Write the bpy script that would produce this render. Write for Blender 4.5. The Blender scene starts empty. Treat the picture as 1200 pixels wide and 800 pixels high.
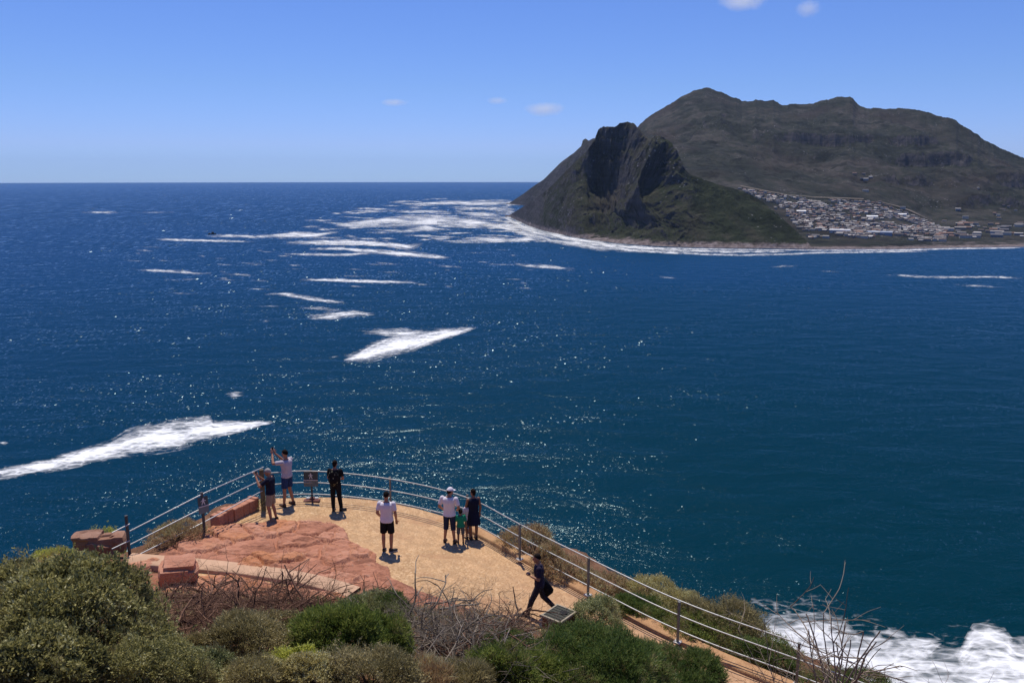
import bpy, bmesh, math, random
import numpy as np
from mathutils import Vector, Matrix, Quaternion

R = math.radians
scene = bpy.context.scene
COL = scene.collection
rnd = random.Random(7)

# ------------------------------------------------------------------ camera
CAM_Z = 155.0
PITCH = R(11.17)
FPX = 975.0                                   # focal length in pixels of a 1200 px wide frame
cam_data = bpy.data.cameras.new('camera')
cam_data.sensor_width = 36.0
cam_data.lens = 36.0 * FPX / 1200.0
cam_data.clip_start = 0.1
cam_data.clip_end = 200000.0
cam = bpy.data.objects.new('camera', cam_data)
cam.location = (0, 0, CAM_Z)
cam.rotation_euler = (R(90) - PITCH, 0, 0)
COL.objects.link(cam)
scene.camera = cam

# ------------------------------------------------------------------ light
SUN_EL, SUN_AZ = 69.0, -15.0                  # azimuth measured from +Y towards +X
world = bpy.data.worlds.new('World')
scene.world = world
world.use_nodes = True
wn = world.node_tree
wn.nodes.clear()
sky = wn.nodes.new('ShaderNodeTexSky')
sky.sky_type = 'NISHITA'
sky.sun_disc = False
sky.sun_elevation = R(SUN_EL)
sky.sun_rotation = R(SUN_AZ)
sky.altitude = 0
sky.air_density = 1.0
sky.dust_density = 0.0
sky.ozone_density = 1.0
tint = wn.nodes.new('ShaderNodeMix'); tint.data_type = 'RGBA'; tint.blend_type = 'MULTIPLY'
tint.inputs[0].default_value = 1.0
tint.inputs[7].default_value = (0.475, 0.65, 1.19, 1)
bg = wn.nodes.new('ShaderNodeBackground')
bg.inputs['Strength'].default_value = 0.10
wo = wn.nodes.new('ShaderNodeOutputWorld')
wn.links.new(sky.outputs[0], tint.inputs[6])
cap = wn.nodes.new('ShaderNodeMix'); cap.data_type = 'RGBA'; cap.blend_type = 'DARKEN'
cap.inputs[0].default_value = 0.85
cap.inputs[7].default_value = (3.80, 5.75, 10.5, 1)
wn.links.new(tint.outputs[2], cap.inputs[6])
# the lowest few degrees of the air over the sea are a cooler, paler blue
tc = wn.nodes.new('ShaderNodeTexCoord'); sx = wn.nodes.new('ShaderNodeSeparateXYZ'); wn.links.new(tc.outputs['Generated'], sx.inputs[0])
low = wn.nodes.new('ShaderNodeMapRange'); wn.links.new(sx.outputs[2], low.inputs[0])
low.inputs[1].default_value = 0.0; low.inputs[2].default_value = 0.10; low.inputs[3].default_value = 1.0; low.inputs[4].default_value = 0.0
cool = wn.nodes.new('ShaderNodeMix'); cool.data_type = 'RGBA'; cool.blend_type = 'MULTIPLY'
cool.inputs[7].default_value = (1.0, 0.985, 1.22, 1)
wn.links.new(low.outputs[0], cool.inputs[0]); wn.links.new(cap.outputs[2], cool.inputs[6])
wn.links.new(cool.outputs[2], bg.inputs['Color'])
wn.links.new(bg.outputs[0], wo.inputs['Surface'])

sun_data = bpy.data.lights.new('sun', 'SUN')
sun_data.energy = 4.4
sun_data.angle = R(0.53)
sun_data.color = (1.0, 0.925, 0.80)
sun = bpy.data.objects.new('sun', sun_data)
SUN_DIR = Vector((math.sin(R(SUN_AZ)) * math.cos(R(SUN_EL)), math.cos(R(SUN_AZ)) * math.cos(R(SUN_EL)), math.sin(R(SUN_EL))))
sun.rotation_euler = (-SUN_DIR).to_track_quat('-Z', 'Y').to_euler()
sun.location = (0, 0, 300)
COL.objects.link(sun)

scene.view_settings.view_transform = 'Standard'
scene.view_settings.look = 'None'
scene.view_settings.exposure = 0.0
scene.view_settings.gamma = 1.0
scene.view_settings.use_curve_mapping = False
scene.cycles.max_bounces = 10
scene.cycles.diffuse_bounces = 2
scene.cycles.glossy_bounces = 2
scene.cycles.transparent_max_bounces = 12
scene.cycles.volume_bounces = 6
scene.cycles.sample_clamp_indirect = 4.0

# ------------------------------------------------------------------ helpers: pixel rays
SP, CP = math.sin(PITCH), math.cos(PITCH)
def ratios(px, py):
    """x per metre of depth and drop per metre of depth of the ray through a photo pixel"""
    u = (np.asarray(px, float) - 600.0) / FPX
    v = (np.asarray(py, float) - 400.0) / FPX
    d = CP - v * SP
    return u / d, (SP + v * CP) / d
def on_sea(px, py, z=0.0):
    a, k = ratios(px, py)
    y = (CAM_Z - z) / k
    return a * y, y
TER0, TERS = 10.88, 0.085
def terr_z(x):
    return CAM_Z - (TER0 + TERS * np.clip(x, -12, 10))
def T(px, py, h=0.0):
    """point of the terrace plane (plus h) under a photo pixel"""
    a, k = ratios(px, py)
    y = (TER0 - h) / (k - TERS * a)
    x = a * y
    return np.array([float(x), float(y), float(CAM_Z - (TER0 + TERS * x) + h)])
def at_y(px, py, y):
    a, k = ratios(px, py)
    return np.array([float(a * y), float(y), float(CAM_Z - k * y)])

# ------------------------------------------------------------------ helpers: noise
def _hash(ix, iy, iz, seed):
    h = (ix.astype(np.int64) * 374761393 + iy.astype(np.int64) * 668265263 + iz.astype(np.int64) * 2147483647 + seed * 144665) & 0xFFFFFFFF
    h = ((h ^ (h >> 13)) * 1274126177) & 0xFFFFFFFF
    h = ((h ^ (h >> 16)) * 2246822519) & 0xFFFFFFFF
    return ((h ^ (h >> 15)) & 0xFFFFFF) / float(0xFFFFFF)
def vnoise(x, y, z=None, seed=0):
    x = np.asarray(x, float); y = np.asarray(y, float)
    z = np.zeros_like(x) if z is None else np.asarray(z, float)
    x, y, z = np.broadcast_arrays(x, y, z)
    ix, iy, iz = np.floor(x), np.floor(y), np.floor(z)
    fx, fy, fz = x - ix, y - iy, z - iz
    sx, sy, sz = [f * f * f * (f * (f * 6 - 15) + 10) for f in (fx, fy, fz)]
    out = 0
    for dx in (0, 1):
        for dy in (0, 1):
            for dz in (0, 1):
                w = (sx if dx else 1 - sx) * (sy if dy else 1 - sy) * (sz if dz else 1 - sz)
                out = out + w * _hash(ix + dx, iy + dy, iz + dz, seed)
    return out * 2 - 1
def fbm(x, y, z=None, seed=0, octaves=5, gain=0.5, lac=2.03, ridged=False):
    s, a, t = 0, 1.0, 0
    z0 = np.zeros_like(np.asarray(x, float)) if z is None else z
    for o in range(octaves):
        n = vnoise(x * lac ** o, y * lac ** o, z0 * lac ** o, seed + o * 17)
        if ridged:
            n = 1 - 2 * np.abs(n)
        s = s + a * n; t += a; a *= gain
    return s / t
def smooth(a, b, x):
    t = np.clip((x - a) / (b - a), 0, 1)
    return t * t * (3 - 2 * t)

# ------------------------------------------------------------------ helpers: lines
def resample(L, step):
    L = np.asarray(L, float); s = np.concatenate([[0], np.cumsum(np.linalg.norm(np.diff(L, axis=0), axis=1))])
    q = np.linspace(0, s[-1], max(2, int(s[-1] / step)))
    return np.stack([np.interp(q, s, L[:, k]) for k in range(L.shape[1])], 1)
def smooth_line(L, it=2):
    L = np.asarray(L, float)
    for _ in range(it):
        a = L[:-1] * 0.75 + L[1:] * 0.25; b = L[:-1] * 0.25 + L[1:] * 0.75
        m = np.empty((2 * len(a), L.shape[1])); m[0::2] = a; m[1::2] = b
        L = np.concatenate([L[:1], m, L[-1:]])
    return L
# ------------------------------------------------------------------ helpers: meshes
def mesh_np(name, verts, faces, mats=(), smooth_shade=False, parent=None, uvs=None, attrs=None):
    """verts (N,3), faces (M,k) arrays of one size -> object"""
    verts = np.asarray(verts, np.float32); faces = np.asarray(faces, np.int32)
    me = bpy.data.meshes.new(name)
    k = faces.shape[1]
    me.vertices.add(len(verts)); me.vertices.foreach_set('co', verts.ravel())
    me.loops.add(faces.size); me.loops.foreach_set('vertex_index', faces.ravel())
    me.polygons.add(len(faces))
    me.polygons.foreach_set('loop_start', np.arange(0, faces.size, k, dtype=np.int32))
    if smooth_shade:
        me.polygons.foreach_set('use_smooth', np.ones(len(faces), bool))
    for an, av in (attrs or {}).items():
        at = me.attributes.new(an, 'FLOAT', 'POINT'); at.data.foreach_set('value', np.asarray(av, np.float32))
    me.update(calc_edges=True); me.validate()
    for m in (mats if isinstance(mats, (list, tuple)) else [mats]):
        me.materials.append(m)
    return link(name, me, parent)
def link(name, me, parent=None):
    o = bpy.data.objects.new(name, me)
    COL.objects.link(o)
    if parent is not None:
        o.parent = parent
    return o
def obj_bm(name, bm, mat=None, parent=None, sm=False):
    me = bpy.data.meshes.new(name)
    bm.normal_update()
    bm.to_mesh(me); bm.free()
    if sm:
        me.polygons.foreach_set('use_smooth', np.ones(len(me.polygons), bool))
    for m in (mat if isinstance(mat, (list, tuple)) else [mat]):
        if m is not None: me.materials.append(m)
    return link(name, me, parent)
def tag(o, label=None, cat=None, group=None, kind=None):
    if label: o['label'] = label
    if cat: o['category'] = cat
    if group: o['group'] = group
    if kind: o['kind'] = kind
    return o
def empty(name, loc, label, cat, group=None, rz=0.0):
    o = bpy.data.objects.new(name, None); COL.objects.link(o)
    o.empty_display_size = 0.2
    o.location = loc; o.rotation_euler = (0, 0, rz)
    return tag(o, label, cat, group)
def grid_faces(nr, nc, close=False):
    i = np.arange(nr - 1)[:, None]; j = np.arange(nc if close else nc - 1)[None, :]
    a = i * nc + j; b = i * nc + (j + 1) % nc
    return np.stack([a, b, b + nc, a + nc], -1).reshape(-1, 4)
def bx(bm, c, s, rot=None, bevel=0.0):
    """box with centre c and full size s"""
    r = bmesh.ops.create_cube(bm, size=1.0)
    vs = r['verts']
    M = Matrix.Translation(Vector(c)) @ (rot.to_4x4() if rot is not None else Matrix.Identity(4)) @ Matrix.Diagonal((s[0], s[1], s[2], 1))
    bmesh.ops.transform(bm, matrix=M, verts=vs)
    if bevel > 0:
        es = list({e for v in vs for e in v.link_edges})
        bmesh.ops.bevel(bm, geom=es, offset=bevel, segments=2, profile=0.5, affect='EDGES')
def tube(bm, pts, radii, n=8, cap=True, squash=None):
    """tube along points with a radius per point; squash = (axis vector, factor) flattens sections"""
    pts = [Vector(p) for p in pts]
    if not isinstance(radii, (list, tuple)): radii = [radii] * len(pts)
    rings = []
    up = None
    for i, p in enumerate(pts):
        d = (pts[min(i + 1, len(pts) - 1)] - pts[max(i - 1, 0)])
        if d.length < 1e-9: d = Vector((0, 0, 1))
        d.normalize()
        if up is None:
            up = Vector((0, 0, 1)) if abs(d.z) < 0.9 else Vector((0, 1, 0))
        s = d.cross(up)
        if s.length < 1e-6: s = d.orthogonal()
        s.normalize(); up = s.cross(d).normalized()
        ring = []
        for k in range(n):
            t = 2 * math.pi * k / n
            ring.append(bm.verts.new(p + (s * math.cos(t) + up * math.sin(t)) * radii[i]))
        rings.append(ring)
    for a, b in zip(rings, rings[1:]):
        for k in range(n):
            bm.faces.new((a[k], a[(k + 1) % n], b[(k + 1) % n], b[k]))
    if cap:
        bm.faces.new(list(reversed(rings[0]))); bm.faces.new(rings[-1])

class Tubes:
    """many thin tubes gathered as arrays"""
    def __init__(self, n=4): self.v = []; self.f = []; self.c = 0; self.n = n
    def add(self, pts, radii):
        pts = np.asarray(pts, float); m = len(pts)
        if m < 2: return
        radii = np.broadcast_to(np.asarray(radii, float), (m,))
        d = np.gradient(pts, axis=0)
        d /= np.linalg.norm(d, axis=1, keepdims=True) + 1e-9
        ref = np.array([0, 0, 1.0]) if abs(d[0, 2]) < 0.8 else np.array([1.0, 0.2, 0])
        s = np.cross(d, ref); s /= np.linalg.norm(s, axis=1, keepdims=True) + 1e-9
        u = np.cross(s, d)
        t = np.arange(self.n) * 2 * math.pi / self.n
        ring = pts[:, None, :] + radii[:, None, None] * (s[:, None, :] * np.cos(t)[None, :, None] + u[:, None, :] * np.sin(t)[None, :, None])
        self.v.append(ring.reshape(-1, 3)); self.f.append(grid_faces(m, self.n, True) + self.c); self.c += m * self.n
    def build(self, name, mat, parent=None):
        return mesh_np(name, np.concatenate(self.v), np.concatenate(self.f), mat, True, parent)

# ------------------------------------------------------------------ helpers: materials
class NT:
    def __init__(self, name):
        self.m = bpy.data.materials.new(name); self.m.use_nodes = True
        self.t = self.m.node_tree; self.t.nodes.clear()
        self.out = self.n('ShaderNodeOutputMaterial')
    def n(self, typ, **kw):
        x = self.t.nodes.new(typ)
        for k, v in kw.items(): setattr(x, k, v)
        return x
    def l(self, a, b): self.t.links.new(a, b)
    def put(self, sock, v):
        if isinstance(v, bpy.types.NodeSocket): self.l(v, sock)
        elif v is not None:
            if isinstance(v, (tuple, list)) and len(v) == 3 and sock.type == 'RGBA': v = (*v, 1)
            sock.default_value = v
    def coord(self, kind='Object', scale=None):
        if kind == 'Position': s = self.n('ShaderNodeNewGeometry').outputs['Position']
        else: s = self.n('ShaderNodeTexCoord').outputs[kind]
        if scale is not None:
            mp = self.n('ShaderNodeMapping'); self.l(s, mp.inputs[0])
            mp.inputs['Scale'].default_value = scale if isinstance(scale, (tuple, list)) else (scale,) * 3
            s = mp.outputs[0]
        return s
    def noise(self, vec, scale, detail=4, rough=0.55, dist=0.0, out=0):
        x = self.n('ShaderNodeTexNoise'); self.l(vec, x.inputs['Vector'])
        x.inputs['Scale'].default_value = scale; x.inputs['Detail'].default_value = detail
        x.inputs['Roughness'].default_value = rough; x.inputs['Distortion'].default_value = dist
        return x.outputs[out]
    def voronoi(self, vec, scale, feature='F1', out='Distance', rnd_=1.0):
        x = self.n('ShaderNodeTexVoronoi', feature=feature); self.l(vec, x.inputs['Vector'])
        x.inputs['Scale'].default_value = scale; x.inputs['Randomness'].default_value = rnd_
        return x.outputs[out]
    def ramp(self, fac, stops, interp='LINEAR'):
        x = self.n('ShaderNodeValToRGB'); self.put(x.inputs[0], fac)
        x.color_ramp.interpolation = interp
        els = x.color_ramp.elements
        while len(els) < len(stops): els.new(0.5)
        for e, (p, c) in zip(els, stops):
            e.position = p
            e.color = (c, c, c, 1) if isinstance(c, (int, float)) else (*c, 1)
        return x.outputs[0]
    def mix(self, fac, a, b, mode='MIX'):
        x = self.n('ShaderNodeMix', data_type='RGBA', blend_type=mode)
        self.put(x.inputs[0], fac); self.put(x.inputs[6], a); self.put(x.inputs[7], b)
        return x.outputs[2]
    def math(self, op, a, b=None, clamp=False):
        x = self.n('ShaderNodeMath', operation=op, use_clamp=clamp)
        self.put(x.inputs[0], a)
        if b is not None: self.put(x.inputs[1], b)
        return x.outputs[0]
    def sep(self, vec):
        x = self.n('ShaderNodeSeparateXYZ'); self.l(vec, x.inputs[0]); return x.outputs
    def bump(self, h, strength=0.5, dist=0.02, normal=None):
        x = self.n('ShaderNodeBump'); self.put(x.inputs['Height'], h)
        x.inputs['Strength'].default_value = strength; x.inputs['Distance'].default_value = dist
        if normal is not None: self.l(normal, x.inputs['Normal'])
        return x.outputs[0]
    def principled(self, color=None, rough=0.8, normal=None, metal=0.0, spec=0.5, **kw):
        p = self.n('ShaderNodeBsdfPrincipled')
        self.put(p.inputs['Base Color'], color); self.put(p.inputs['Roughness'], rough)
        p.inputs['Metallic'].default_value = metal; p.inputs['Specular IOR Level'].default_value = spec
        if normal is not None: self.l(normal, p.inputs['Normal'])
        for k, v in kw.items(): self.put(p.inputs[k], v)
        self.l(p.outputs[0], self.out.inputs['Surface'])
        return p
def mat_simple(name, color, rough=0.75, var=0.18, scale=8.0, metal=0.0, spec=0.4, bump=0.0):
    t = NT(name)
    c = t.coord('Object')
    n = t.noise(c, scale, 5, 0.6)
    lo = tuple(x * (1 - var) for x in color); hi = tuple(min(1, x * (1 + var)) for x in color)
    col = t.ramp(n, [(0.3, lo), (0.7, hi)])
    nm = t.bump(t.noise(c, scale * 6, 4), bump, 0.01) if bump else None
    t.principled(col, rough, nm, metal, spec)
    return t.m
MAT = {}

# ================================================================== SEA
SEA_AMP, SEA_LO, SEA_HI, SEA_GLOSS = 2.5, 0.26, 0.80, 0.16
def make_sea_mat():
    t = NT('sea_water')
    pos = t.coord('Position')
    wide = t.noise(t.coord('Position', (0.0006, 0.0011, 1)), 1.0, 4, 0.55)
    col = t.ramp(wide, [(0.32, (0.0004, 0.0320, 0.070)), (0.5, (0.0006, 0.0370, 0.092)), (0.7, (0.0010, 0.0390, 0.112))])
    xyz = t.sep(pos)
    # greener, shallower water close under the coast, bluer open sea towards the left
    near = t.n('ShaderNodeMapRange'); t.l(xyz[1], near.inputs[0])
    near.inputs[1].default_value = 250; near.inputs[2].default_value = 1500
    near.inputs[3].default_value = 0.95; near.inputs[4].default_value = 0.0
    col = t.mix(near.outputs[0], col, (0.0003, 0.0250, 0.034))
    west = t.n('ShaderNodeMapRange'); t.l(xyz[0], west.inputs[0])
    west.inputs[1].default_value = 100; west.inputs[2].default_value = -900
    west.inputs[3].default_value = 0.0; west.inputs[4].default_value = 0.65
    col = t.mix(west.outputs[0], col, (0.0020, 0.0365, 0.112))
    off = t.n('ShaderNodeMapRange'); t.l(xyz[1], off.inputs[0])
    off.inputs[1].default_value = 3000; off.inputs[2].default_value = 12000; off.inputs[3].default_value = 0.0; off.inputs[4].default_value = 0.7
    col = t.mix(off.outputs[0], col, (0.006, 0.062, 0.190))   # far water painted lighter, standing in for haze towards the horizon
    # wave heights in metres
    w = t.n('ShaderNodeMapping'); t.l(pos, w.inputs[0])
    w.inputs['Rotation'].default_value = (0, 0, R(18)); w.inputs['Scale'].default_value = (0.55, 1.0, 1.0)
    h1 = t.math('MULTIPLY', t.noise(w.outputs[0], 0.04, 9, 0.56, 0.3), SEA_AMP)
    nm = t.bump(h1, 1.0, 1.0)
    # small facets of the chop, each with its own tilt; the facet size grows with the wave field offshore
    jit = t.math('MULTIPLY', t.math('SUBTRACT', t.noise(t.coord('Position', (0.02, 0.006, 1)), 1.0, 3), 0.5), 0.5)
    far = t.math('ADD', t.math('DIVIDE', t.math('LOGARITHM', t.math('MAXIMUM', xyz[1], 10.0), 2.0), 1.0), jit)
    tilt = None
    for k, (edge, cw, cd) in enumerate(((0, 0.46, 0.42), (8.35, 0.62, 0.80), (8.9, 0.88, 1.6), (9.5, 1.25, 3.3), (10.1, 1.9, 7.5), (10.8, 3.2, 20.0), (11.6, 6.5, 65.0))):
        mp = t.n('ShaderNodeMapping'); t.l(pos, mp.inputs[0])
        mp.inputs['Rotation'].default_value = (0, 0, R(5)); mp.inputs['Scale'].default_value = (1 / cw, 1 / cd, 0.0)
        c = t.voronoi(mp.outputs[0], 1.0, out='Color')
        tilt = c if tilt is None else t.mix(t.math('GREATER_THAN', far, edge), tilt, c)
    steepness = t.math('ADD', t.math('MULTIPLY', t.math('POWER', t.sep(tilt)[2], 3.5), 1.0), 0.17)
    vm = t.n('ShaderNodeVectorMath', operation='SUBTRACT'); t.l(tilt, vm.inputs[0]); vm.inputs[1].default_value = (0.5, 0.5, 0.5)
    gust = t.noise(t.coord('Position', (0.004, 0.010, 1)), 1.0, 5, 0.62, 0.6)
    gust2 = t.noise(w.outputs[0], 0.035, 4, 0.6, 0.5)
    sw = t.n('ShaderNodeMapping', vector_type='TEXTURE'); t.l(pos, sw.inputs[0]); sw.inputs['Rotation'].default_value = (0, 0, R(41)); sw.inputs['Scale'].default_value = (230, 42, 1)
    swell = t.noise(sw.outputs[0], 1.0, 4, 0.55, 0.4)
    gg = t.math('ADD', t.math('ADD', t.math('MULTIPLY', gust, 0.35), t.math('MULTIPLY', gust2, 0.25)), t.math('MULTIPLY', swell, 0.40))
    lee = t.n('ShaderNodeMapRange', interpolation_type='SMOOTHSTEP'); t.l(t.math('SUBTRACT', xyz[0], t.math('MULTIPLY', xyz[1], 0.09)), lee.inputs[0])
    lee.inputs[1].default_value = -30; lee.inputs[2].default_value = 160; lee.inputs[3].default_value = 1.0; lee.inputs[4].default_value = 0.74
    g = t.math('MULTIPLY', t.ramp(gg, [(0.44, SEA_LO), (0.60, SEA_HI)]), lee.outputs[0])
    sc_ = t.n('ShaderNodeVectorMath', operation='SCALE'); t.l(vm.outputs[0], sc_.inputs[0]); t.l(t.math('MULTIPLY', g, steepness), sc_.inputs['Scale'])
    fl = t.n('ShaderNodeVectorMath', operation='MULTIPLY'); t.l(sc_.outputs[0], fl.inputs[0]); fl.inputs[1].default_value = (0.9, 1.0, 0.0)
    sk = t.n('ShaderNodeVectorMath', operation='ADD'); t.l(fl.outputs[0], sk.inputs[0]); sk.inputs[1].default_value = (0, -0.22, 0)   # the swell leans shoreward
    ad = t.n('ShaderNodeVectorMath', operation='ADD'); t.l(nm, ad.inputs[0]); t.l(sk.outputs[0], ad.inputs[1])
    no = t.n('ShaderNodeVectorMath', operation='NORMALIZE'); t.l(ad.outputs[0], no.inputs[0])
    t.principled(col, SEA_GLOSS, no.outputs[0], spec=0.25, IOR=1.333, **{'Specular Tint': (0.45, 0.80, 0.95)})
    return t.m
MAT['sea'] = make_sea_mat()
SEA_R = 26000.0
rings = np.concatenate([[0], np.geomspace(60, SEA_R, 60)])
th = np.linspace(0, 2 * math.pi, 193)[:-1]
v = np.stack([rings[:, None] * np.cos(th), rings[:, None] * np.sin(th), np.zeros((len(rings), len(th)))], -1).reshape(-1, 3)
tag(mesh_np('sea', v, grid_faces(len(rings), len(th), True), MAT['sea'], True), kind='structure')

# ------------------------------------------------------------------ foam lying on the sea
def make_foam_mat():
    t = NT('sea_foam')
    pos = t.coord('Position')
    at = t.n('ShaderNodeAttribute'); at.attribute_name = 'edge'
    de = t.n('ShaderNodeAttribute'); de.attribute_name = 'dens'
    sc = t.n('ShaderNodeAttribute'); sc.attribute_name = 'size'
    # noise measured in strip widths, so that near and far foam break up alike
    uv = t.n('ShaderNodeCombineXYZ')
    fu = t.n('ShaderNodeAttribute'); fu.attribute_name = 'fu'
    fv = t.n('ShaderNodeAttribute'); fv.attribute_name = 'fv'
    t.l(fu.outputs['Fac'], uv.inputs[0]); t.l(fv.outputs['Fac'], uv.inputs[1]); t.l(sc.outputs['Fac'], uv.inputs[2])
    n1 = t.noise(uv.outputs[0], 1.5, 7, 0.66, 0.5)
    n2 = t.noise(t.coord('Position', (0.055, 0.20, 1)), 1.0, 8, 0.70, 0.4)
    web = t.ramp(t.voronoi(t.coord('Position', (0.16, 0.22, 1)), 1.0, 'DISTANCE_TO_EDGE'), [(0.0, 1.0), (0.20, 0.0)])
    n = t.math('ADD', t.math('MULTIPLY', n1, 0.55), t.math('MULTIPLY', n2, 0.45))
    a = t.math('ADD', t.math('ADD', t.math('MULTIPLY', t.math('SUBTRACT', n, 0.5), 2.7), t.math('MULTIPLY', t.math('SUBTRACT', web, 0.4), 0.16)), t.math('MULTIPLY', at.outputs['Fac'], 0.62))
    a = t.math('ADD', a, t.math('SUBTRACT', de.outputs['Fac'], 0.84))
    alpha = t.ramp(a, [(0.0, 0.0), (0.25, 0.28), (0.58, 0.95), (0.8, 1.0)])
    p = t.n('ShaderNodeBsdfPrincipled')
    p.inputs['Base Color'].default_value = (0.84, 0.86, 0.87, 1); p.inputs['Roughness'].default_value = 0.9
    t.l(t.bump(n2, 0.5, 0.6), p.inputs['Normal'])
    tr = t.n('ShaderNodeBsdfTransparent'); mx = t.n('ShaderNodeMixShader')
    t.l(alpha, mx.inputs[0]); t.l(tr.outputs[0], mx.inputs[1]); t.l(p.outputs[0], mx.inputs[2])
    t.l(mx.outputs[0], t.out.inputs['Surface'])
    return t.m
MAT['foam'] = make_foam_mat()
foam = dict(v=[], f=[], edge=[], dens=[], size=[], fu=[], fv=[], c=0)
def foam_strip(st, dens=0.62, grow=1.55, z=0.12):
    """stations (px, upper row, lower row) of the photo, laid down on the water as a tapering band"""
    st = np.array(st, float)
    L = np.concatenate([[0], np.cumsum(np.hypot(np.diff(st[:, 0]), np.diff(st[:, 1:].mean(1)) * 3))])
    n = max(12, int(L[-1] / 4))
    q = np.linspace(0, L[-1], n)
    px = np.interp(q, L, st[:, 0]); t0 = np.interp(q, L, st[:, 1]); t1 = np.interp(q, L, st[:, 2])
    mid, half = (t0 + t1) / 2, np.maximum((t1 - t0) / 2, 0.25) * grow + 0.25
    m = 13
    s = np.linspace(-1, 1, m)
    PX = np.repeat(px[:, None], m, 1); PY = mid[:, None] + half[:, None] * s[None, :]
    X, Y = on_sea(PX, PY, z)
    k = len(foam['size'])
    endf = np.minimum(np.arange(n), np.arange(n)[::-1]) / 6.0
    e = (1 - np.abs(s)[None, :] ** 1.6) * np.clip(endf, 0, 1)[:, None] ** 0.6
    foam['v'].append(np.stack([X, Y, np.full_like(X, z + 0.004 * (k % 40))], -1).reshape(-1, 3))
    foam['f'].append(grid_faces(n, m) + foam['c']); foam['c'] += n * m
    foam['edge'].append((e * 1.0).ravel()); foam['dens'].append(np.full(n * m, dens))
    foam['size'].append(np.full(n * m, k * 7.31))
    width = np.maximum(half, 1.2)
    adv = np.concatenate([[0], np.cumsum(np.diff(q) / (0.5 * (width[1:] + width[:-1])))]) * 0.13
    foam['fu'].append(np.repeat(adv[:, None], m, 1).ravel()); foam['fv'].append(np.repeat(s[None, :], n, 0).ravel() * 1.1)
big = 0.78
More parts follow.
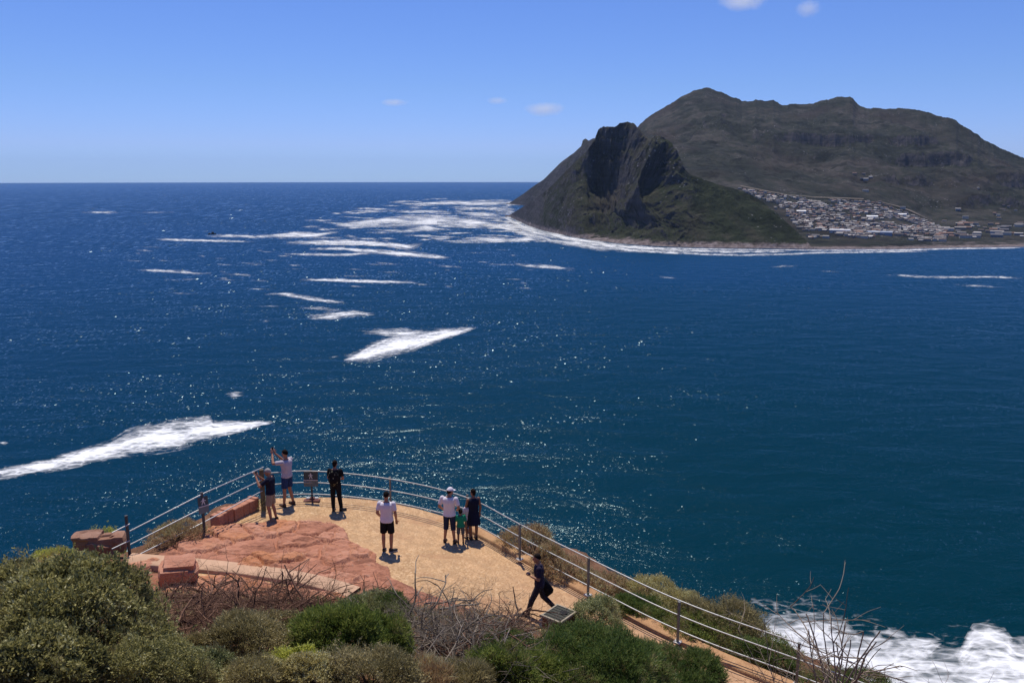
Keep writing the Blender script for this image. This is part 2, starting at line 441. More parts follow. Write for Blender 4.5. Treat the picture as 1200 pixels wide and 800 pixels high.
for st, d in [
    ([(-8, 552, 562), (50, 541, 552), (100, 528, 542), (130, 519, 534), (150, 508, 530), (180, 501, 526), (215, 496, 520), (246, 491, 512), (250, 496, 510), (290, 494.5, 502), (322, 493, 495)], big),
    ([(403, 418, 424), (420, 412, 422), (440, 403, 419), (465, 395, 413), (490, 390, 406), (510, 388, 400), (535, 385.5, 392), (558, 383, 385)], big),
    ([(421, 387, 391), (440, 386, 392), (470, 386, 394), (500, 387, 394)], 0.68),
    ([(310, 343.5, 345), (335, 343, 346.5), (360, 347, 351.5), (385, 351, 354.5), (408, 354, 356.5)], .66),
    ([(345, 360, 361), (375, 359.5, 363), (400, 362, 365)], .6),
    ([(360, 371, 374), (390, 366, 373.5), (420, 364.5, 369.5), (440, 367, 368.5)], .74),
    ([(300, 358, 359.5), (335, 358, 360)], .5), ([(300, 375.5, 377), (322, 375, 377)], .5),
    ([(350, 327, 328.5), (400, 327, 330), (440, 328.5, 331.5), (490, 330, 331.5)], .72),
    ([(150, 315, 316.5), (190, 316, 318.5), (230, 318.5, 321.5), (250, 320, 322)], .6),
    ([(208, 328, 330), (235, 325.5, 328)], .55), ([(256, 320, 322), (303, 322, 323.5)], .58), ([(252, 326, 327.5), (275, 324.5, 326.5)], .5),
    ([(95, 248, 249.5), (130, 247.8, 250), (140, 249, 250)], .68), ([(150, 249, 250), (212, 248, 249)], .48),
    ([(178, 279.5, 281), (230, 280.5, 283), (300, 282.5, 284)], .66),
    ([(240, 276, 278), (262, 275, 278), (300, 276, 278.5), (330, 274, 278), (370, 272, 275)], .68),
    ([(320, 275, 279), (345, 272, 278.5), (370, 273, 277.5), (400, 271, 273)], .72),
    ([(335, 283, 286), (380, 281.5, 285), (420, 283, 287)], .72),
    ([(330, 297, 298.5), (400, 297.5, 300), (440, 295.5, 298)], .68),
    ([(360, 291, 292.5), (400, 290, 292.5), (440, 292.5, 297), (480, 295.5, 300.5), (500, 297, 301.5), (530, 302, 304)], .72),
    ([(385, 281, 283.5), (430, 282.5, 286.5), (460, 285, 289.5), (480, 287, 293), (495, 285, 287)], .74),
    ([(345, 283, 286), (400, 284, 287.5), (470, 286, 288.5)], .66),
    ([(390, 262.5, 266.5), (430, 257.5, 266), (470, 254.5, 265), (510, 253.5, 264), (545, 257, 265), (585, 259, 263)], .72),
    ([(395, 247.5, 249.5), (420, 247.5, 250)], .6), ([(455, 247, 249.5), (500, 246.5, 249.5), (535, 247, 250)], .64),
    ([(470, 239, 240.5), (520, 236, 239.5), (560, 235.5, 240.5), (606, 235, 240.5)], .66),
    ([(438, 271, 273.5), (470, 268.5, 272)], .6), ([(475, 265.5, 270), (500, 264.5, 270.5), (516, 268, 271)], .74),
    ([(535, 250, 255), (590, 247, 255)], .6), ([(556, 262, 266.5), (622, 263, 268)], .68),
    ([(530, 281, 283), (560, 278, 284.5), (600, 279.5, 283.5), (642, 277, 282)], .64),
    ([(505, 310, 311.5), (545, 312.5, 314.5)], .58), ([(440, 308, 310), (480, 309, 311)], .42),
    ([(600, 308.5, 311), (640, 310.5, 314.5), (676, 314, 318)], .64), ([(612, 315, 317), (630, 314.5, 316.5)], .45),
    ([(770, 323.5, 325), (797, 325.5, 327)], .58), ([(898, 312, 313.5), (938, 310.5, 312.5)], .55), ([(955, 316.5, 318), (988, 318, 319.5)], .48),
    ([(1035, 320.5, 323), (1100, 323.5, 326.5), (1160, 323, 325.5), (1205, 325.5, 327.5)], .52), ([(1110, 332.5, 334.5), (1185, 336, 338)], .46),
    ([(262, 460.5, 464), (275, 457.5, 466.5), (289, 460, 463)], .58), ([(-4, 518, 522), (12, 516.5, 519.5)], .6), ([(380, 418, 421), (402, 416, 418)], .42),
    # surf along the far shore
    ([(592, 238.5, 241.5), (600, 239, 241)], .7),
    ([(588, 252, 257), (600, 255.5, 262), (612, 262, 269), (640, 270, 277), (662, 276, 281), (685, 280, 285), (722, 285.5, 289.5), (770, 290, 291.6), (833, 291.4, 292.4), (900, 292.4, 293.2), (960, 292.9, 293.7), (1060, 292.4, 293.6), (1120, 290.8, 291.9), (1205, 289.8, 290.6)], .70),
    ([(560, 259, 262), (598, 266, 271), (630, 276, 281), (655, 281.5, 286), (700, 288, 293.5), (760, 293, 296), (830, 297, 299), (870, 298, 300), (920, 297, 299), (960, 295, 297), (1090, 293.5, 295.2)], .63),
    ([(640, 280, 284), (700, 285.5, 288.5), (780, 290.8, 294.5), (850, 293.5, 296.2), (930, 294, 295.8)], .64),
    # white water under the near cliff
    ([(885, 722, 760), (915, 720, 792), (939, 718, 806), (960, 717, 806), (985, 727, 806), (1000, 736, 806), (1030, 739, 800), (1050, 740, 795), (1065, 747, 785), (1085, 748, 772), (1104, 747, 757)], .74),
    ([(880, 728, 840), (1000, 742, 840), (1100, 752, 840), (1230, 760, 840)], .76),
    ([(1122, 768, 792), (1140, 742, 786), (1158, 738, 786), (1178, 746, 784), (1192, 762, 790), (1225, 768, 800)], .78),
]:
    foam_strip(st, d - 0.07 if d != big else d)
fr = random.Random(11)
for i in range(230):
    py = fr.uniform(234, 284)
    span = np.interp(py, [234, 245, 265, 284], [130, 190, 250, 300])
    edge = np.interp(py, [234, 245, 255, 265, 275, 284], [606, 598, 600, 612, 640, 690])
    x0 = edge - span * fr.random() ** 1.6
    ln = fr.uniform(12, 60)
    h = fr.uniform(0.3, 1.1) * np.interp(py, [234, 284], [0.7, 1.2])
    tl = fr.uniform(-0.02, 0.03)
    foam_strip([(x0 - ln / 2, py - h / 2, py + h / 2), (x0, py - h + tl * ln, py + h + tl * ln), (x0 + ln / 2, py - h / 2 + 2 * tl * ln, py + h / 2 + 2 * tl * ln)], fr.uniform(0.42, 0.62))
for i in range(46):
    py = fr.uniform(286, 345); x0 = fr.uniform(150, 620); ln = fr.uniform(10, 55); h = fr.uniform(0.3, 0.9)
    foam_strip([(x0 - ln / 2, py - h / 2, py + h / 2), (x0, py - h + 0.6, py + h + 0.6), (x0 + ln / 2, py + 0.9, py + h + 0.9)], fr.uniform(0.34, 0.50))
tag(mesh_np('sea_foam', np.concatenate(foam['v']), np.concatenate(foam['f']), MAT['foam'], True,
            attrs={k: np.concatenate(foam[k]) for k in ('edge', 'dens', 'size', 'fu', 'fv')}), kind='stuff')

# ================================================================== FAR LAND
def prof(keys, px):
    k = np.array(keys, float); return np.interp(px, k[:, 0], k[:, 1])
def make_hill_mat(name, greens, rock, rock_amt, specks, beach=11.0):
    t = NT(name)
    pos = t.coord('Position'); g = t.n('ShaderNodeNewGeometry')
    nz = t.sep(g.outputs['True Normal'])[2]
    z = t.sep(pos)[2]
    big_n = t.noise(t.coord('Position', 0.0045), 1.0, 6, 0.6, 0.5)
    fine = t.noise(t.coord('Position', (0.03, 0.03, 0.05)), 1.0, 6, 0.65)
    veg = t.ramp(t.math('ADD', t.math('MULTIPLY', big_n, 0.6), t.math('MULTIPLY', fine, 0.4)), [(0.40, greens[0]), (0.5, greens[1]), (0.61, greens[2])])
    strata = t.noise(t.coord('Position', (0.006, 0.006, 0.07)), 1.0, 5, 0.6, 0.4)
    rk = t.ramp(strata, [(0.3, tuple(c * 0.55 for c in rock)), (0.55, rock), (0.75, tuple(min(1, c * 1.5) for c in rock))])
    patch = t.noise(t.coord('Position', (0.010, 0.010, 0.016)), 1.0, 5, 0.65, 0.8)
    veg = t.mix(t.ramp(patch, [(0.52, 0.0), (0.60, 0.75)]), veg, tuple(c * 0.42 for c in greens[0]))
    veg = t.mix(t.ramp(t.noise(t.coord('Position', 0.0022), 1.0, 4, 0.6, 1.0), [(0.50, 0.0), (0.68, 0.55)]), veg, (0.070, 0.047, 0.034))
    steep = t.math('ADD', t.math('SUBTRACT', 1.0, nz), t.math('MULTIPLY', t.math('SUBTRACT', fine, 0.5), 0.5))
    f = t.ramp(steep, [(rock_amt, 0.0), (rock_amt + 0.22, 1.0)])
    col = t.mix(f, veg, rk)
    # pale boulders and scree in patches
    vd = t.voronoi(t.coord('Position', 0.075), 1.0)
    sp = t.math('MULTIPLY', t.ramp(vd, [(0.10, 1.0), (0.24, 0.0)]), t.ramp(t.noise(t.coord('Position', 0.008), 1.0, 4, 0.6), [(0.52, 0.0), (0.66, specks)]))
    col = t.mix(sp, col, (0.36, 0.33, 0.28))
    # pale sand and boulders along the waterline
    zz = t.math('ADD', z, t.math('MULTIPLY', t.math('SUBTRACT', fine, 0.5), 2.0 * beach))
    shore = t.ramp(t.math('MULTIPLY', zz, 0.5 / beach), [(0.30, 1.0), (0.55, 0.0)])
    scol = t.ramp(t.noise(t.coord('Position', 0.09), 1.0, 5, 0.7), [(0.35, (0.10, 0.075, 0.055)), (0.5, (0.24, 0.18, 0.135)), (0.7, (0.40, 0.32, 0.25))])
    col = t.mix(shore, col, scol)
    nm = t.bump(t.noise(t.coord('Position', 0.06), 1.0, 7, 0.65), 0.8, 9.0)
    t.principled(t.mix(1.0, col, (0.70, 0.75, 0.96), 'MULTIPLY'), 0.95, nm, spec=0.1)  # bluish haze of distance multiplied into the base colour
    return t.m
GREENS = [(0.015, 0.017, 0.011), (0.036, 0.037, 0.022), (0.085, 0.072, 0.050)]
GREENS_S = [(0.013, 0.017, 0.008), (0.030, 0.037, 0.014), (0.068, 0.062, 0.034)]
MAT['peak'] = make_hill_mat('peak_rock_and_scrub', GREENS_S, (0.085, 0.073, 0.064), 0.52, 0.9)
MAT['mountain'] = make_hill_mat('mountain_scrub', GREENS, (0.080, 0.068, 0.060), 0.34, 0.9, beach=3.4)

def shore_y(py): return CAM_Z / ratios(600, py)[1]
# --- the steep peak in front
SIL_A = [(590, 253), (597, 252), (612, 243), (630, 231), (645, 219), (658, 206), (668, 196), (680, 184), (690, 175), (697, 163), (701, 152), (704, 149.5), (709, 150.5), (714, 150), (722, 149), (726, 146), (735, 143.5), (742, 146), (749, 154), (757, 160), (765, 166), (773, 168), (782, 169), (787, 174), (792, 182), (797, 190), (802, 198), (808, 204), (820, 208), (835, 214), (850, 219), (865, 223), (880, 228), (893, 236), (905, 246), (918, 257), (930, 268), (943, 280), (950, 288), (958, 291)]
SHORE_A = [(590, 254), (597, 254), (618, 264), (637, 270.5), (675, 278.5), (722, 285), (770, 288.5), (833, 290.5), (960, 292)]
nc, nr = 760, 250
px = np.linspace(592, 957, nc)
ax = (px - 600) / FPX
def az(px): return ratios(px, 280)[0]
def x_of(px, y, z):
    k = (CAM_Z - z) / y
    v = (k * CP - SP) / (CP + k * SP)
    return (np.asarray(px, float) - 600.0) / FPX / (CP - v * SP) * y
ys = shore_y(prof(SHORE_A, px))
kk = np.interp(px, [592, 640, 690, 735, 800, 850, 957], [1.5, 1.6, 1.6, 1.55, 1.5, 1.8, 2.2])
_, kr = ratios(px, prof(SIL_A, px))
zr = np.maximum((CAM_Z - kr * ys) / (1 + kk * kr), 1.5)
yr = ys + kk * zr
t_ = np.concatenate([np.linspace(0, 0.78, 100), np.linspace(0.785, 1, 90), 1 + np.linspace(0, 1.6, nr - 189)[1:]])
PXg, Tg = np.meshgrid(px, t_)
ZR, YS, YR = [np.broadcast_to(a, PXg.shape) for a in (zr, ys, yr)]
# cliffs: how sheer each column is and where the wall starts
cw = np.interp(px, [660, 682, 692, 800, 812, 830], [0, 0.5, 1, 1, 0.5, 0.0])
foot = np.interp(px, [650, 684, 700, 714, 730, 745, 757, 764, 767, 771, 778, 786, 796, 803, 812], [0.75, 0.66, 0.43, 0.29, 0.28, 0.38, 0.52, 0.66, 0.70, 0.62, 0.54, 0.52, 0.62, 0.80, 0.95])
gx = PXg * 0.05; gt = Tg * 5
wob = fbm(gx * 2.2, gt * 0.9, seed=3, octaves=5)
CW = np.clip(cw[None, :] + 0.25 * wob * (cw[None, :] > 0.05), 0, 1)
FT = np.clip(foot[None, :] + 0.07 * fbm(gx * 1.2, gx * 0 + 1.5, seed=9), 0.1, 0.95)
T1 = np.clip(Tg, 0, 1)
te = np.clip(T1 + 0.016 * wob * smooth(0.02, 0.3, T1) * smooth(1.0, 0.85, T1), 0, 1)
talus = te ** 1.12
TE = np.interp(PXg + 26 * fbm(Tg * 3.0, PXg * 0.012, seed=14, octaves=2), [684, 700, 716, 738, 754, 766, 772, 786, 800], [0.72, 0.79, 0.86, 0.87, 0.80, 0.64, 0.68, 0.79, 0.80])
TE = TE + 0.02 * fbm(gx * 2.6, gx * 0 + 7.7, seed=19, octaves=4)
wq = te - TE
cliffp = np.where(wq < 0, FT * (te / TE) ** 1.15,
                  FT + (1 - FT) * np.where(wq < 0.085, np.interp(wq, [0, 0.035, 0.05, 0.085], [0, 0.54, 0.59, 1.0]), 1.0))
P = talus * (1 - CW) + cliffp * CW
Zg = P * ZR
back = np.clip(Tg - 1, 0, None)
Zg = np.where(Tg > 1, ZR * (1 - 0.75 * back), Zg)
Yg = YS + (YR - YS) * Tg
Ag = az(PXg)
Xg = Ag * Yg
env = smooth(0.0, 0.12, Tg) * np.where(Tg <= 1.0, 1 - 0.80 * smooth(0.9, 1.0, Tg), 0.20)
rel = fbm(Xg / 120, Yg / 120, seed=21, octaves=6, ridged=True)
rel2 = fbm(Xg / 34, Zg / 46, Yg / 60, seed=25, octaves=5, ridged=True)
sc = np.clip(ZR / 200, 0.08, 1)
Zg = Zg + env * sc * (20 * rel)
rel3 = fbm(Xg / 15, Zg / 34, Yg / 40, seed=29, octaves=4, ridged=True)
push = env * sc * (rel2 * (9 + 5 * CW) + rel3 * (3 + 5 * CW) + 12 * fbm(Xg / 75, Zg / 500, seed=33, octaves=3) * CW)
Yn = Yg - push
Xg = Ag * Yn
fr_ = smooth(0.0, 0.02, Tg)
Zg = np.where(Tg <= 0, -2.0, np.maximum(Zg + fr_ * 1.2 * fbm(Xg / 9, Yn / 9, seed=5, octaves=3), 0.2 * fr_))
# the spur and gullies run down to the left
PXs = PXg - 58 * np.clip(1 - P, 0, 1) * smooth(0.22, 0.62, Tg) * np.interp(PXg, [690, 706, 738, 775, 845], [0, 0.04, 0.42, 1, 0])
Xg = x_of(PXs, Yn, Zg)
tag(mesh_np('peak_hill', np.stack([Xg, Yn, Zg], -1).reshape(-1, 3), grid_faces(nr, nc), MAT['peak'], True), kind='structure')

# --- the far point behind it
SIL_B = [(592, 238.5), (597, 238), (615, 226), (637, 210), (656, 192), (672, 180), (681, 172), (683, 165), (686, 163), (690, 165.5), (695, 163), (701, 163), (712, 172), (740, 190), (780, 215)]
nc, nr = 220, 80
px = np.linspace(592.5, 779, nc)
ys = shore_y(np.interp(px, [592, 600, 640, 700, 779], [239, 239.5, 243, 250, 260]))
_, kr = ratios(px, prof(SIL_B, px))
kk = 1.5
zr = np.maximum((CAM_Z - kr * ys) / (1 + kk * kr), 1.0)
t_ = np.concatenate([np.linspace(0, 1, 56), 1 + np.linspace(0, 2, nr - 55)[1:]])
PXg, Tg = np.meshgrid(px, t_)
Yg = ys + kk * zr * Tg
Zg = zr * np.where(Tg <= 1, np.clip(Tg, 0, 1) ** 1.05, 1 - 0.5 * (Tg - 1))
env = smooth(0, 0.1, Tg) * np.where(Tg <= 1.0, 1 - 0.85 * smooth(0.8, 1, Tg), 0.15) * np.clip(zr / 250, 0.05, 1)
Zg = Zg + env * 40 * fbm(az(PXg) * Yg / 160, Yg / 200, seed=41, octaves=6, ridged=True)
Zg = np.where(Tg <= 0, -2, np.maximum(Zg, 0.1))
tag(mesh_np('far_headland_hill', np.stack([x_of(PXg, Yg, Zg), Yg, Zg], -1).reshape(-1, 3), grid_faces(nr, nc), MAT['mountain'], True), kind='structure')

# --- the broad mountain with the town at its foot
SIL_C = [(690, 215), (720, 185), (735, 163), (748, 148), (764, 135), (783, 124), (795, 117), (802, 113), (814, 107), (821, 105.5), (827, 103.7), (833, 103.9), (840, 107), (848, 109), (855, 112), (864, 115.5), (870, 118), (880, 119.5), (886, 117.5), (893, 118), (900, 119.5), (906, 119), (911, 122), (916, 125), (921, 125), (926, 122.5), (930, 122), (945, 123.5), (957, 120), (969, 118), (978, 115.5), (984, 114.5), (996, 114.5), (1000, 118), (1003, 122), (1014, 127), (1030, 127.5), (1056, 127), (1080, 128), (1098, 135.5), (1110, 137), (1119, 139.5), (1131, 149), (1144, 158), (1158, 167), (1179, 179), (1200, 186), (1230, 200), (1270, 215), (1330, 232)]
SHORE_C = [(690, 281), (735, 286), (770, 288.5), (833, 290.5), (960, 292), (1060, 291.8), (1120, 290.3), (1200, 289.2), (1330, 288)]
TOWN_TOP = [(690, 226), (800, 222), (868, 220), (917, 228), (956, 233), (1013, 235), (1030, 237), (1053, 244), (1084, 256), (1110, 262), (1200, 264), (1330, 266)]
Y_T = 2900.0
def C_height(PXa, Y):
    _, ktt = ratios(PXa, prof(TOWN_TOP, PXa)); zt = np.maximum(CAM_Z - ktt * Y_T, 9)
    ys_ = shore_y(prof(SHORE_C, PXa))
    yr_ = np.interp(PXa, [690, 830, 1000, 1130, 1330], [4700, 4750, 4500, 4100, 3600])
    _, kr_ = ratios(PXa, prof(SIL_C, PXa)); zr_ = CAM_Z - kr_ * yr_ + 9 * fbm(PXa * 0.11, PXa * 0 + 0.5, seed=301, octaves=5, gain=0.6)
    s0 = (Y - ys_) / (Y_T - ys_)
    z0 = 3.2 * smooth(0, 0.05, s0) + (zt - 3.2) * np.clip(s0, 0, 1) ** 1.15
    s1 = np.clip((Y - Y_T) / (yr_ - Y_T), 0, 1)
    z1 = zt + (zr_ - zt) * (0.62 * s1 + 0.38 * s1 ** 2.2)
    s2 = np.clip((Y - yr_) / 1500, 0, None)
    z = np.where(Y < Y_T, np.where(s0 < 0, -2, z0), np.where(Y <= yr_, z1, zr_ * (1 - 0.6 * s2)))
    return z, s0, s1, ys_, yr_
nc, nr = 760, 230
px = np.linspace(692, 1328, nc)
PXg, Tg = np.meshgrid(px, np.concatenate([[-0.01], np.linspace(0, 1, 60), 1 + np.linspace(0, 1, 141)[1:], 2 + np.linspace(0, 1, 31)[1:]][:4]))
ys_ = shore_y(prof(SHORE_C, PXg)); yr_ = np.interp(PXg, [690, 830, 1000, 1130, 1330], [4700, 4750, 4500, 4100, 3600])
Yg = np.where(Tg <= 1, ys_ + (Y_T - ys_) * Tg, np.where(Tg <= 2, Y_T + (yr_ - Y_T) * (Tg - 1), yr_ + 1400 * (Tg - 2)))
Zg, s0, s1, _, _ = C_height(PXg, Yg)
Ag = az(PXg); Xg = Ag * Yg
env = smooth(0.0, 0.25, s1) * np.where(Tg <= 2.0, 1 - 0.88 * smooth(0.62, 0.98, s1), 0.12)
rid = fbm(Xg / 420, Yg / 600, seed=51, octaves=6, ridged=True)
rock = fbm(Xg / 90, Yg / 90, seed=57, octaves=5, ridged=True)
Zg = Zg + env * (60 * rid + 16 * rock) * (0.6 + 0.6 * s1)
# broken rock bands across the upper slopes
band = smooth(0.15, 0.55, fbm(Xg / 260, Yg / 260, seed=63, octaves=3) + 0.15)
Zq = Zg / 95.0 + 0.35 * fbm(Xg / 300, Yg / 300, seed=66, octaves=3)
fl = np.floor(Zq); fq = Zq - fl
Zst = (fl + smooth(0.38, 0.62, fq)) * 95 - 0.35 * 95 * fbm(Xg / 300, Yg / 300, seed=66, octaves=3)
Zg = Zg + (Zst - Zg) * env * band * 0.55
Xg = x_of(PXg, Yg, Zg)
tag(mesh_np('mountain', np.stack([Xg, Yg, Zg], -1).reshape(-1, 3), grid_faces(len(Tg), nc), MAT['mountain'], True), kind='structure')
def C_point(px_, y_):
    z, *_ = C_height(np.array([float(px_)]), np.array([float(y_)]))
    return float(x_of(px_, y_, z[0])), float(y_), float(z[0])

# ================================================================== NEAR LAND
OE_PX = [(150, 647), (178, 638), (215, 622), (243, 610), (285, 589), (303, 585), (314, 583.5), (340, 583.5), (366, 582.5), (395, 582.5), (430, 585), (458, 589), (490, 596), (520, 604.5), (548, 614.5), (575, 627), (609, 646), (650, 668.5), (689, 689.5), (740, 717.5), (794, 743.5), (850, 770), (933, 804), (985, 828)]
OE = np.array([T(*p)[:2] for p in OE_PX])
OE = np.concatenate([[(-420, -260), (-70, -12), (-24, 15.5), (-15, 19.6)], OE, [(10.5, 14.2), (17, 8), (60, -30), (420, -330)]])
BANK = np.array([(-60, -6), (-24, 12.5), (-13, 17.9), (-9.3, 18.9), (-5.8, 19.1), (-2.0, 19.2), (-0.4, 19.0), (0.8, 18.5), (1.6, 18.2), (2.4, 17.9), (3.3, 17.5), (4.2, 17.0), (5.1, 16.4), (8, 13.9), (14, 8.5), (60, -34)])
def poly_dist(P, L):
    P = np.asarray(P, float); best = np.full(len(P), 1e9)
    for a, b in zip(L[:-1], L[1:]):
        d = b - a; t = np.clip(((P - a) @ d) / (d @ d), 0, 1)
        best = np.minimum(best, np.linalg.norm(P - (a + t[:, None] * d), axis=1))
    return best
def in_poly(P, L):
    P = np.asarray(P, float); L = np.asarray(L, float); ins = np.zeros(len(P), bool)
    for a, b in zip(L, np.roll(L, -1, 0)):
        c = (a[1] > P[:, 1]) != (b[1] > P[:, 1])
        xx = a[0] + (P[:, 1] - a[1]) * (b[0] - a[0]) / (b[1] - a[1] + 1e-12)
        ins ^= c & (P[:, 0] < xx)
    return ins
def sea_side(P):
    """signed distance past the outer edge (positive over the sea)"""
    P = np.atleast_2d(np.asarray(P, float))
    return poly_dist(P, OE) * np.where(P[:, 1] > np.interp(P[:, 0], OE[:, 0], OE[:, 1]), 1, -1)
def ground_z(x, y, rough=True):
    x = np.atleast_1d(np.asarray(x, float)); y = np.atleast_1d(np.asarray(y, float))
    P = np.stack([x, y], 1)
    d = sea_side(P)
    zt = terr_z(x) - 0.07
    bank = np.where(y < np.interp(x, BANK[:, 0], BANK[:, 1]), poly_dist(P, BANK), 0)
    n = fbm(x / 2.2, y / 2.2, seed=71, octaves=4); n2 = fbm(x / 0.6, y / 0.6, seed=72, octaves=3)
    z = zt + 0.40 * np.clip(bank, 0, 40) + 0.25 * smooth(0, 0.5, bank) + smooth(0, 1.5, bank) * (0.22 * n + 0.06 * n2)
    o = np.clip(d, 0, None)
    ledge = np.interp(x, [-12, -9.5, -8, -4, 0, 2, 8], [0.5, 1.2, 0.4, 0.3, 0.8, 3.0, 3.4])
    drop = 0.16 * smooth(0.0, 0.15, o) + 0.22 * np.minimum(o, ledge) + 1.75 * np.clip(o - ledge, 0, None)
    z = z - drop + smooth(0.1, 1.5, o) * (0.25 * n + 0.08 * n2) + smooth(3, 20, o) * 4 * fbm(x / 9, y / 9, seed=75, octaves=4)
    return np.maximum(z, -4.0 + 0 * z)
def make_soil():
    t = NT('reddish_soil')
    c = t.coord('Position')
    n = t.noise(c, 0.9, 8, 0.65); n2 = t.noise(c, 9, 6, 0.7)
    col = t.ramp(t.math('ADD', t.math('MULTIPLY', n, 0.6), t.math('MULTIPLY', n2, 0.4)), [(0.35, (0.07, 0.040, 0.024)), (0.5, (0.17, 0.085, 0.048)), (0.66, (0.28, 0.16, 0.095))])
    t.principled(col, 0.95, t.bump(n2, 0.8, 0.08), spec=0.15)
    return t.m
MAT['soil'] = make_soil()
def spread(lo, hi, a, b, step, grow=1.16):
    xs = list(np.arange(a, b + 1e-6, step)); s = step; x = a
    left = []
    while x > lo: s *= grow; x -= s; left.append(x)
    s = step; x = xs[-1]; right = []
    while x < hi: s *= grow; x += s; right.append(x)
    return np.array(left[::-1] + xs + right)
gx_ = spread(-300, 300, -13, 10, 0.28); gy_ = spread(-150, 190, 3, 29, 0.28)
GX, GY = np.meshgrid(gx_, gy_)
GZ = ground_z(GX.ravel(), GY.ravel())
tag(mesh_np('ground', np.stack([GX.ravel(), GY.ravel(), GZ], 1), grid_faces(len(gy_), len(gx_)), MAT['soil'], True), kind='structure')

# ------------------------------------------------------------------ terrace paving
def make_paving():
    t = NT('exposed_aggregate_paving')
    c = t.coord('Position')
    stones = t.voronoi(c, 24.0, out='Color'); sd = t.voronoi(c, 24.0)
    tone = t.ramp(stones, [(0.1, (0.34, 0.195, 0.085)), (0.45, (0.52, 0.325, 0.165)), (0.75, (0.62, 0.410, 0.225)), (0.95, (0.74, 0.55, 0.33))])
    wide = t.noise(c, 0.55, 6, 0.62)
    col = t.mix(t.ramp(wide, [(0.34, 0.0), (0.7, 0.6)]), tone, (0.60, 0.365, 0.20))
    mid = t.noise(c, 3.2, 5, 0.7)
    col = t.mix(t.ramp(mid, [(0.42, 0.45), (0.60, 0.0)]), col, (0.30, 0.185, 0.10))
    # a few stained and patched areas
    st = t.noise(t.coord('Position', (0.8, 1.6, 1)), 0.6, 4, 0.5, 1.2)
    col = t.mix(t.ramp(st, [(0.56, 0.0), (0.68, 0.5)]), col, (0.40, 0.215, 0.115))
    xyz = t.sep(c)
    right = t.n('ShaderNodeMapRange'); t.l(xyz[0], right.inputs[0])
    right.inputs[1].default_value = -1.5; right.inputs[2].default_value = 3.0; right.inputs[3].default_value = 0; right.inputs[4].default_value = 0.55
    col = t.mix(right.outputs[0], col, (0.44, 0.255, 0.155))
    h = t.math('ADD', t.math('MULTIPLY', sd, -0.5), t.noise(c, 60, 3))
    t.principled(col, 0.9, t.bump(h, 0.7, 0.012), spec=0.2)
    return t.m
MAT['paving'] = make_paving()
bm = bmesh.new()
inner = OE[(OE[:, 0] > -8.9) & (OE[:, 0] < 9)]
ring = [(x, y) for x, y in inner] + [(x, y - 1.0) for x, y in BANK[::-1] if -9.5 < x < 8.5]
top = [bm.verts.new((x, y, terr_z(x))) for x, y in ring]
f = bm.faces.new(top)
r = bmesh.ops.extrude_face_region(bm, geom=[f])
bmesh.ops.translate(bm, verts=[e for e in r['geom'] if isinstance(e, bmesh.types.BMVert)], vec=(0, 0, -0.28))
bmesh.ops.triangulate(bm, faces=bm.faces[:])
bmesh.ops.recalc_face_normals(bm, faces=bm.faces[:])
tag(obj_bm('terrace_paving', bm, MAT['paving']), kind='structure')

# raised lip along the outer edge, carrying the posts
def make_lip():
    t = NT('rendered_kerb')
    c = t.coord('Position')
    n = t.noise(c, 1.6, 7, 0.65); n2 = t.noise(c, 22, 5, 0.7)
    col = t.ramp(t.math('ADD', t.math('MULTIPLY', n, 0.55), t.math('MULTIPLY', n2, 0.45)), [(0.33, (0.25, 0.13, 0.07)), (0.5, (0.44, 0.25, 0.125)), (0.68, (0.58, 0.38, 0.21))])
    t.principled(col, 0.9, t.bump(n2, 0.8, 0.02), spec=0.2)
    return t.m
MAT['lip'] = make_lip()
lip = smooth_line(np.array([p for p in OE if -2.9 < p[0] < 8.6]), 1)
lip = resample(lip, 0.25)
nrm = np.gradient(lip, axis=0); nrm = np.stack([nrm[:, 1], -nrm[:, 0]], 1) / np.linalg.norm(nrm, axis=1, keepdims=True)   # towards the land
sec = []
for off, h in ((-0.05, -0.35), (-0.05, 0.085), (-0.02, 0.105), (0.36, 0.10), (0.39, 0.075), (0.40, -0.05)):
    p = lip + nrm * (off + 0.02 * fbm(lip[:, :1] * 3, lip[:, 1:] * 3, seed=4))
    g = smooth(0, 1.2, np.arange(len(lip)) * 0.25)
    sec.append(np.stack([p[:, 0], p[:, 1], terr_z(p[:, 0]) + (h * g if h > 0 else h) + 0.012 * fbm(p[:, 0] * 4, p[:, 1] * 4, seed=8) * (h > 0)], 1))
sec = np.stack(sec, 0)
tag(mesh_np('terrace_kerb', sec.reshape(-1, 3), grid_faces(len(sec), len(lip)), MAT['lip'], False), kind='structure')

# ------------------------------------------------------------------ layered red rock
def make_rock_mat(name, base, dark, light, rust):
    t = NT(name)
    c = t.coord('Position')
    tone = t.n('ShaderNodeAttribute'); tone.attribute_name = 'tone'
    n = t.noise(c, 1.1, 8, 0.65, 0.4); n2 = t.noise(t.coord('Position', (4, 9, 30)), 1.0, 7, 0.7)
    f = t.math('ADD', t.math('MULTIPLY', n, 0.45), t.math('MULTIPLY', n2, 0.25))
    f = t.math('ADD', f, t.math('MULTIPLY', tone.outputs['Fac'], 0.30))
    col = t.ramp(f, [(0.30, dark), (0.47, base), (0.68, light)])
    rr = t.math('ADD', t.math('MULTIPLY', t.noise(c, 0.7, 4, 0.6), 0.6), t.math('MULTIPLY', tone.outputs['Fac'], 0.4))
    col = t.mix(t.ramp(rr, [(0.53, 0.0), (0.66, 0.75)]), col, rust)
    li = t.noise(c, 5.0, 6, 0.75)
    col = t.mix(t.ramp(li, [(0.60, 0.0), (0.72, 0.55)]), col, (0.42, 0.34, 0.28))
    t.principled(col, 0.92, t.bump(t.math('ADD', t.noise(c, 14, 7, 0.7), n2), 0.75, 0.05), spec=0.2)
    return t.m
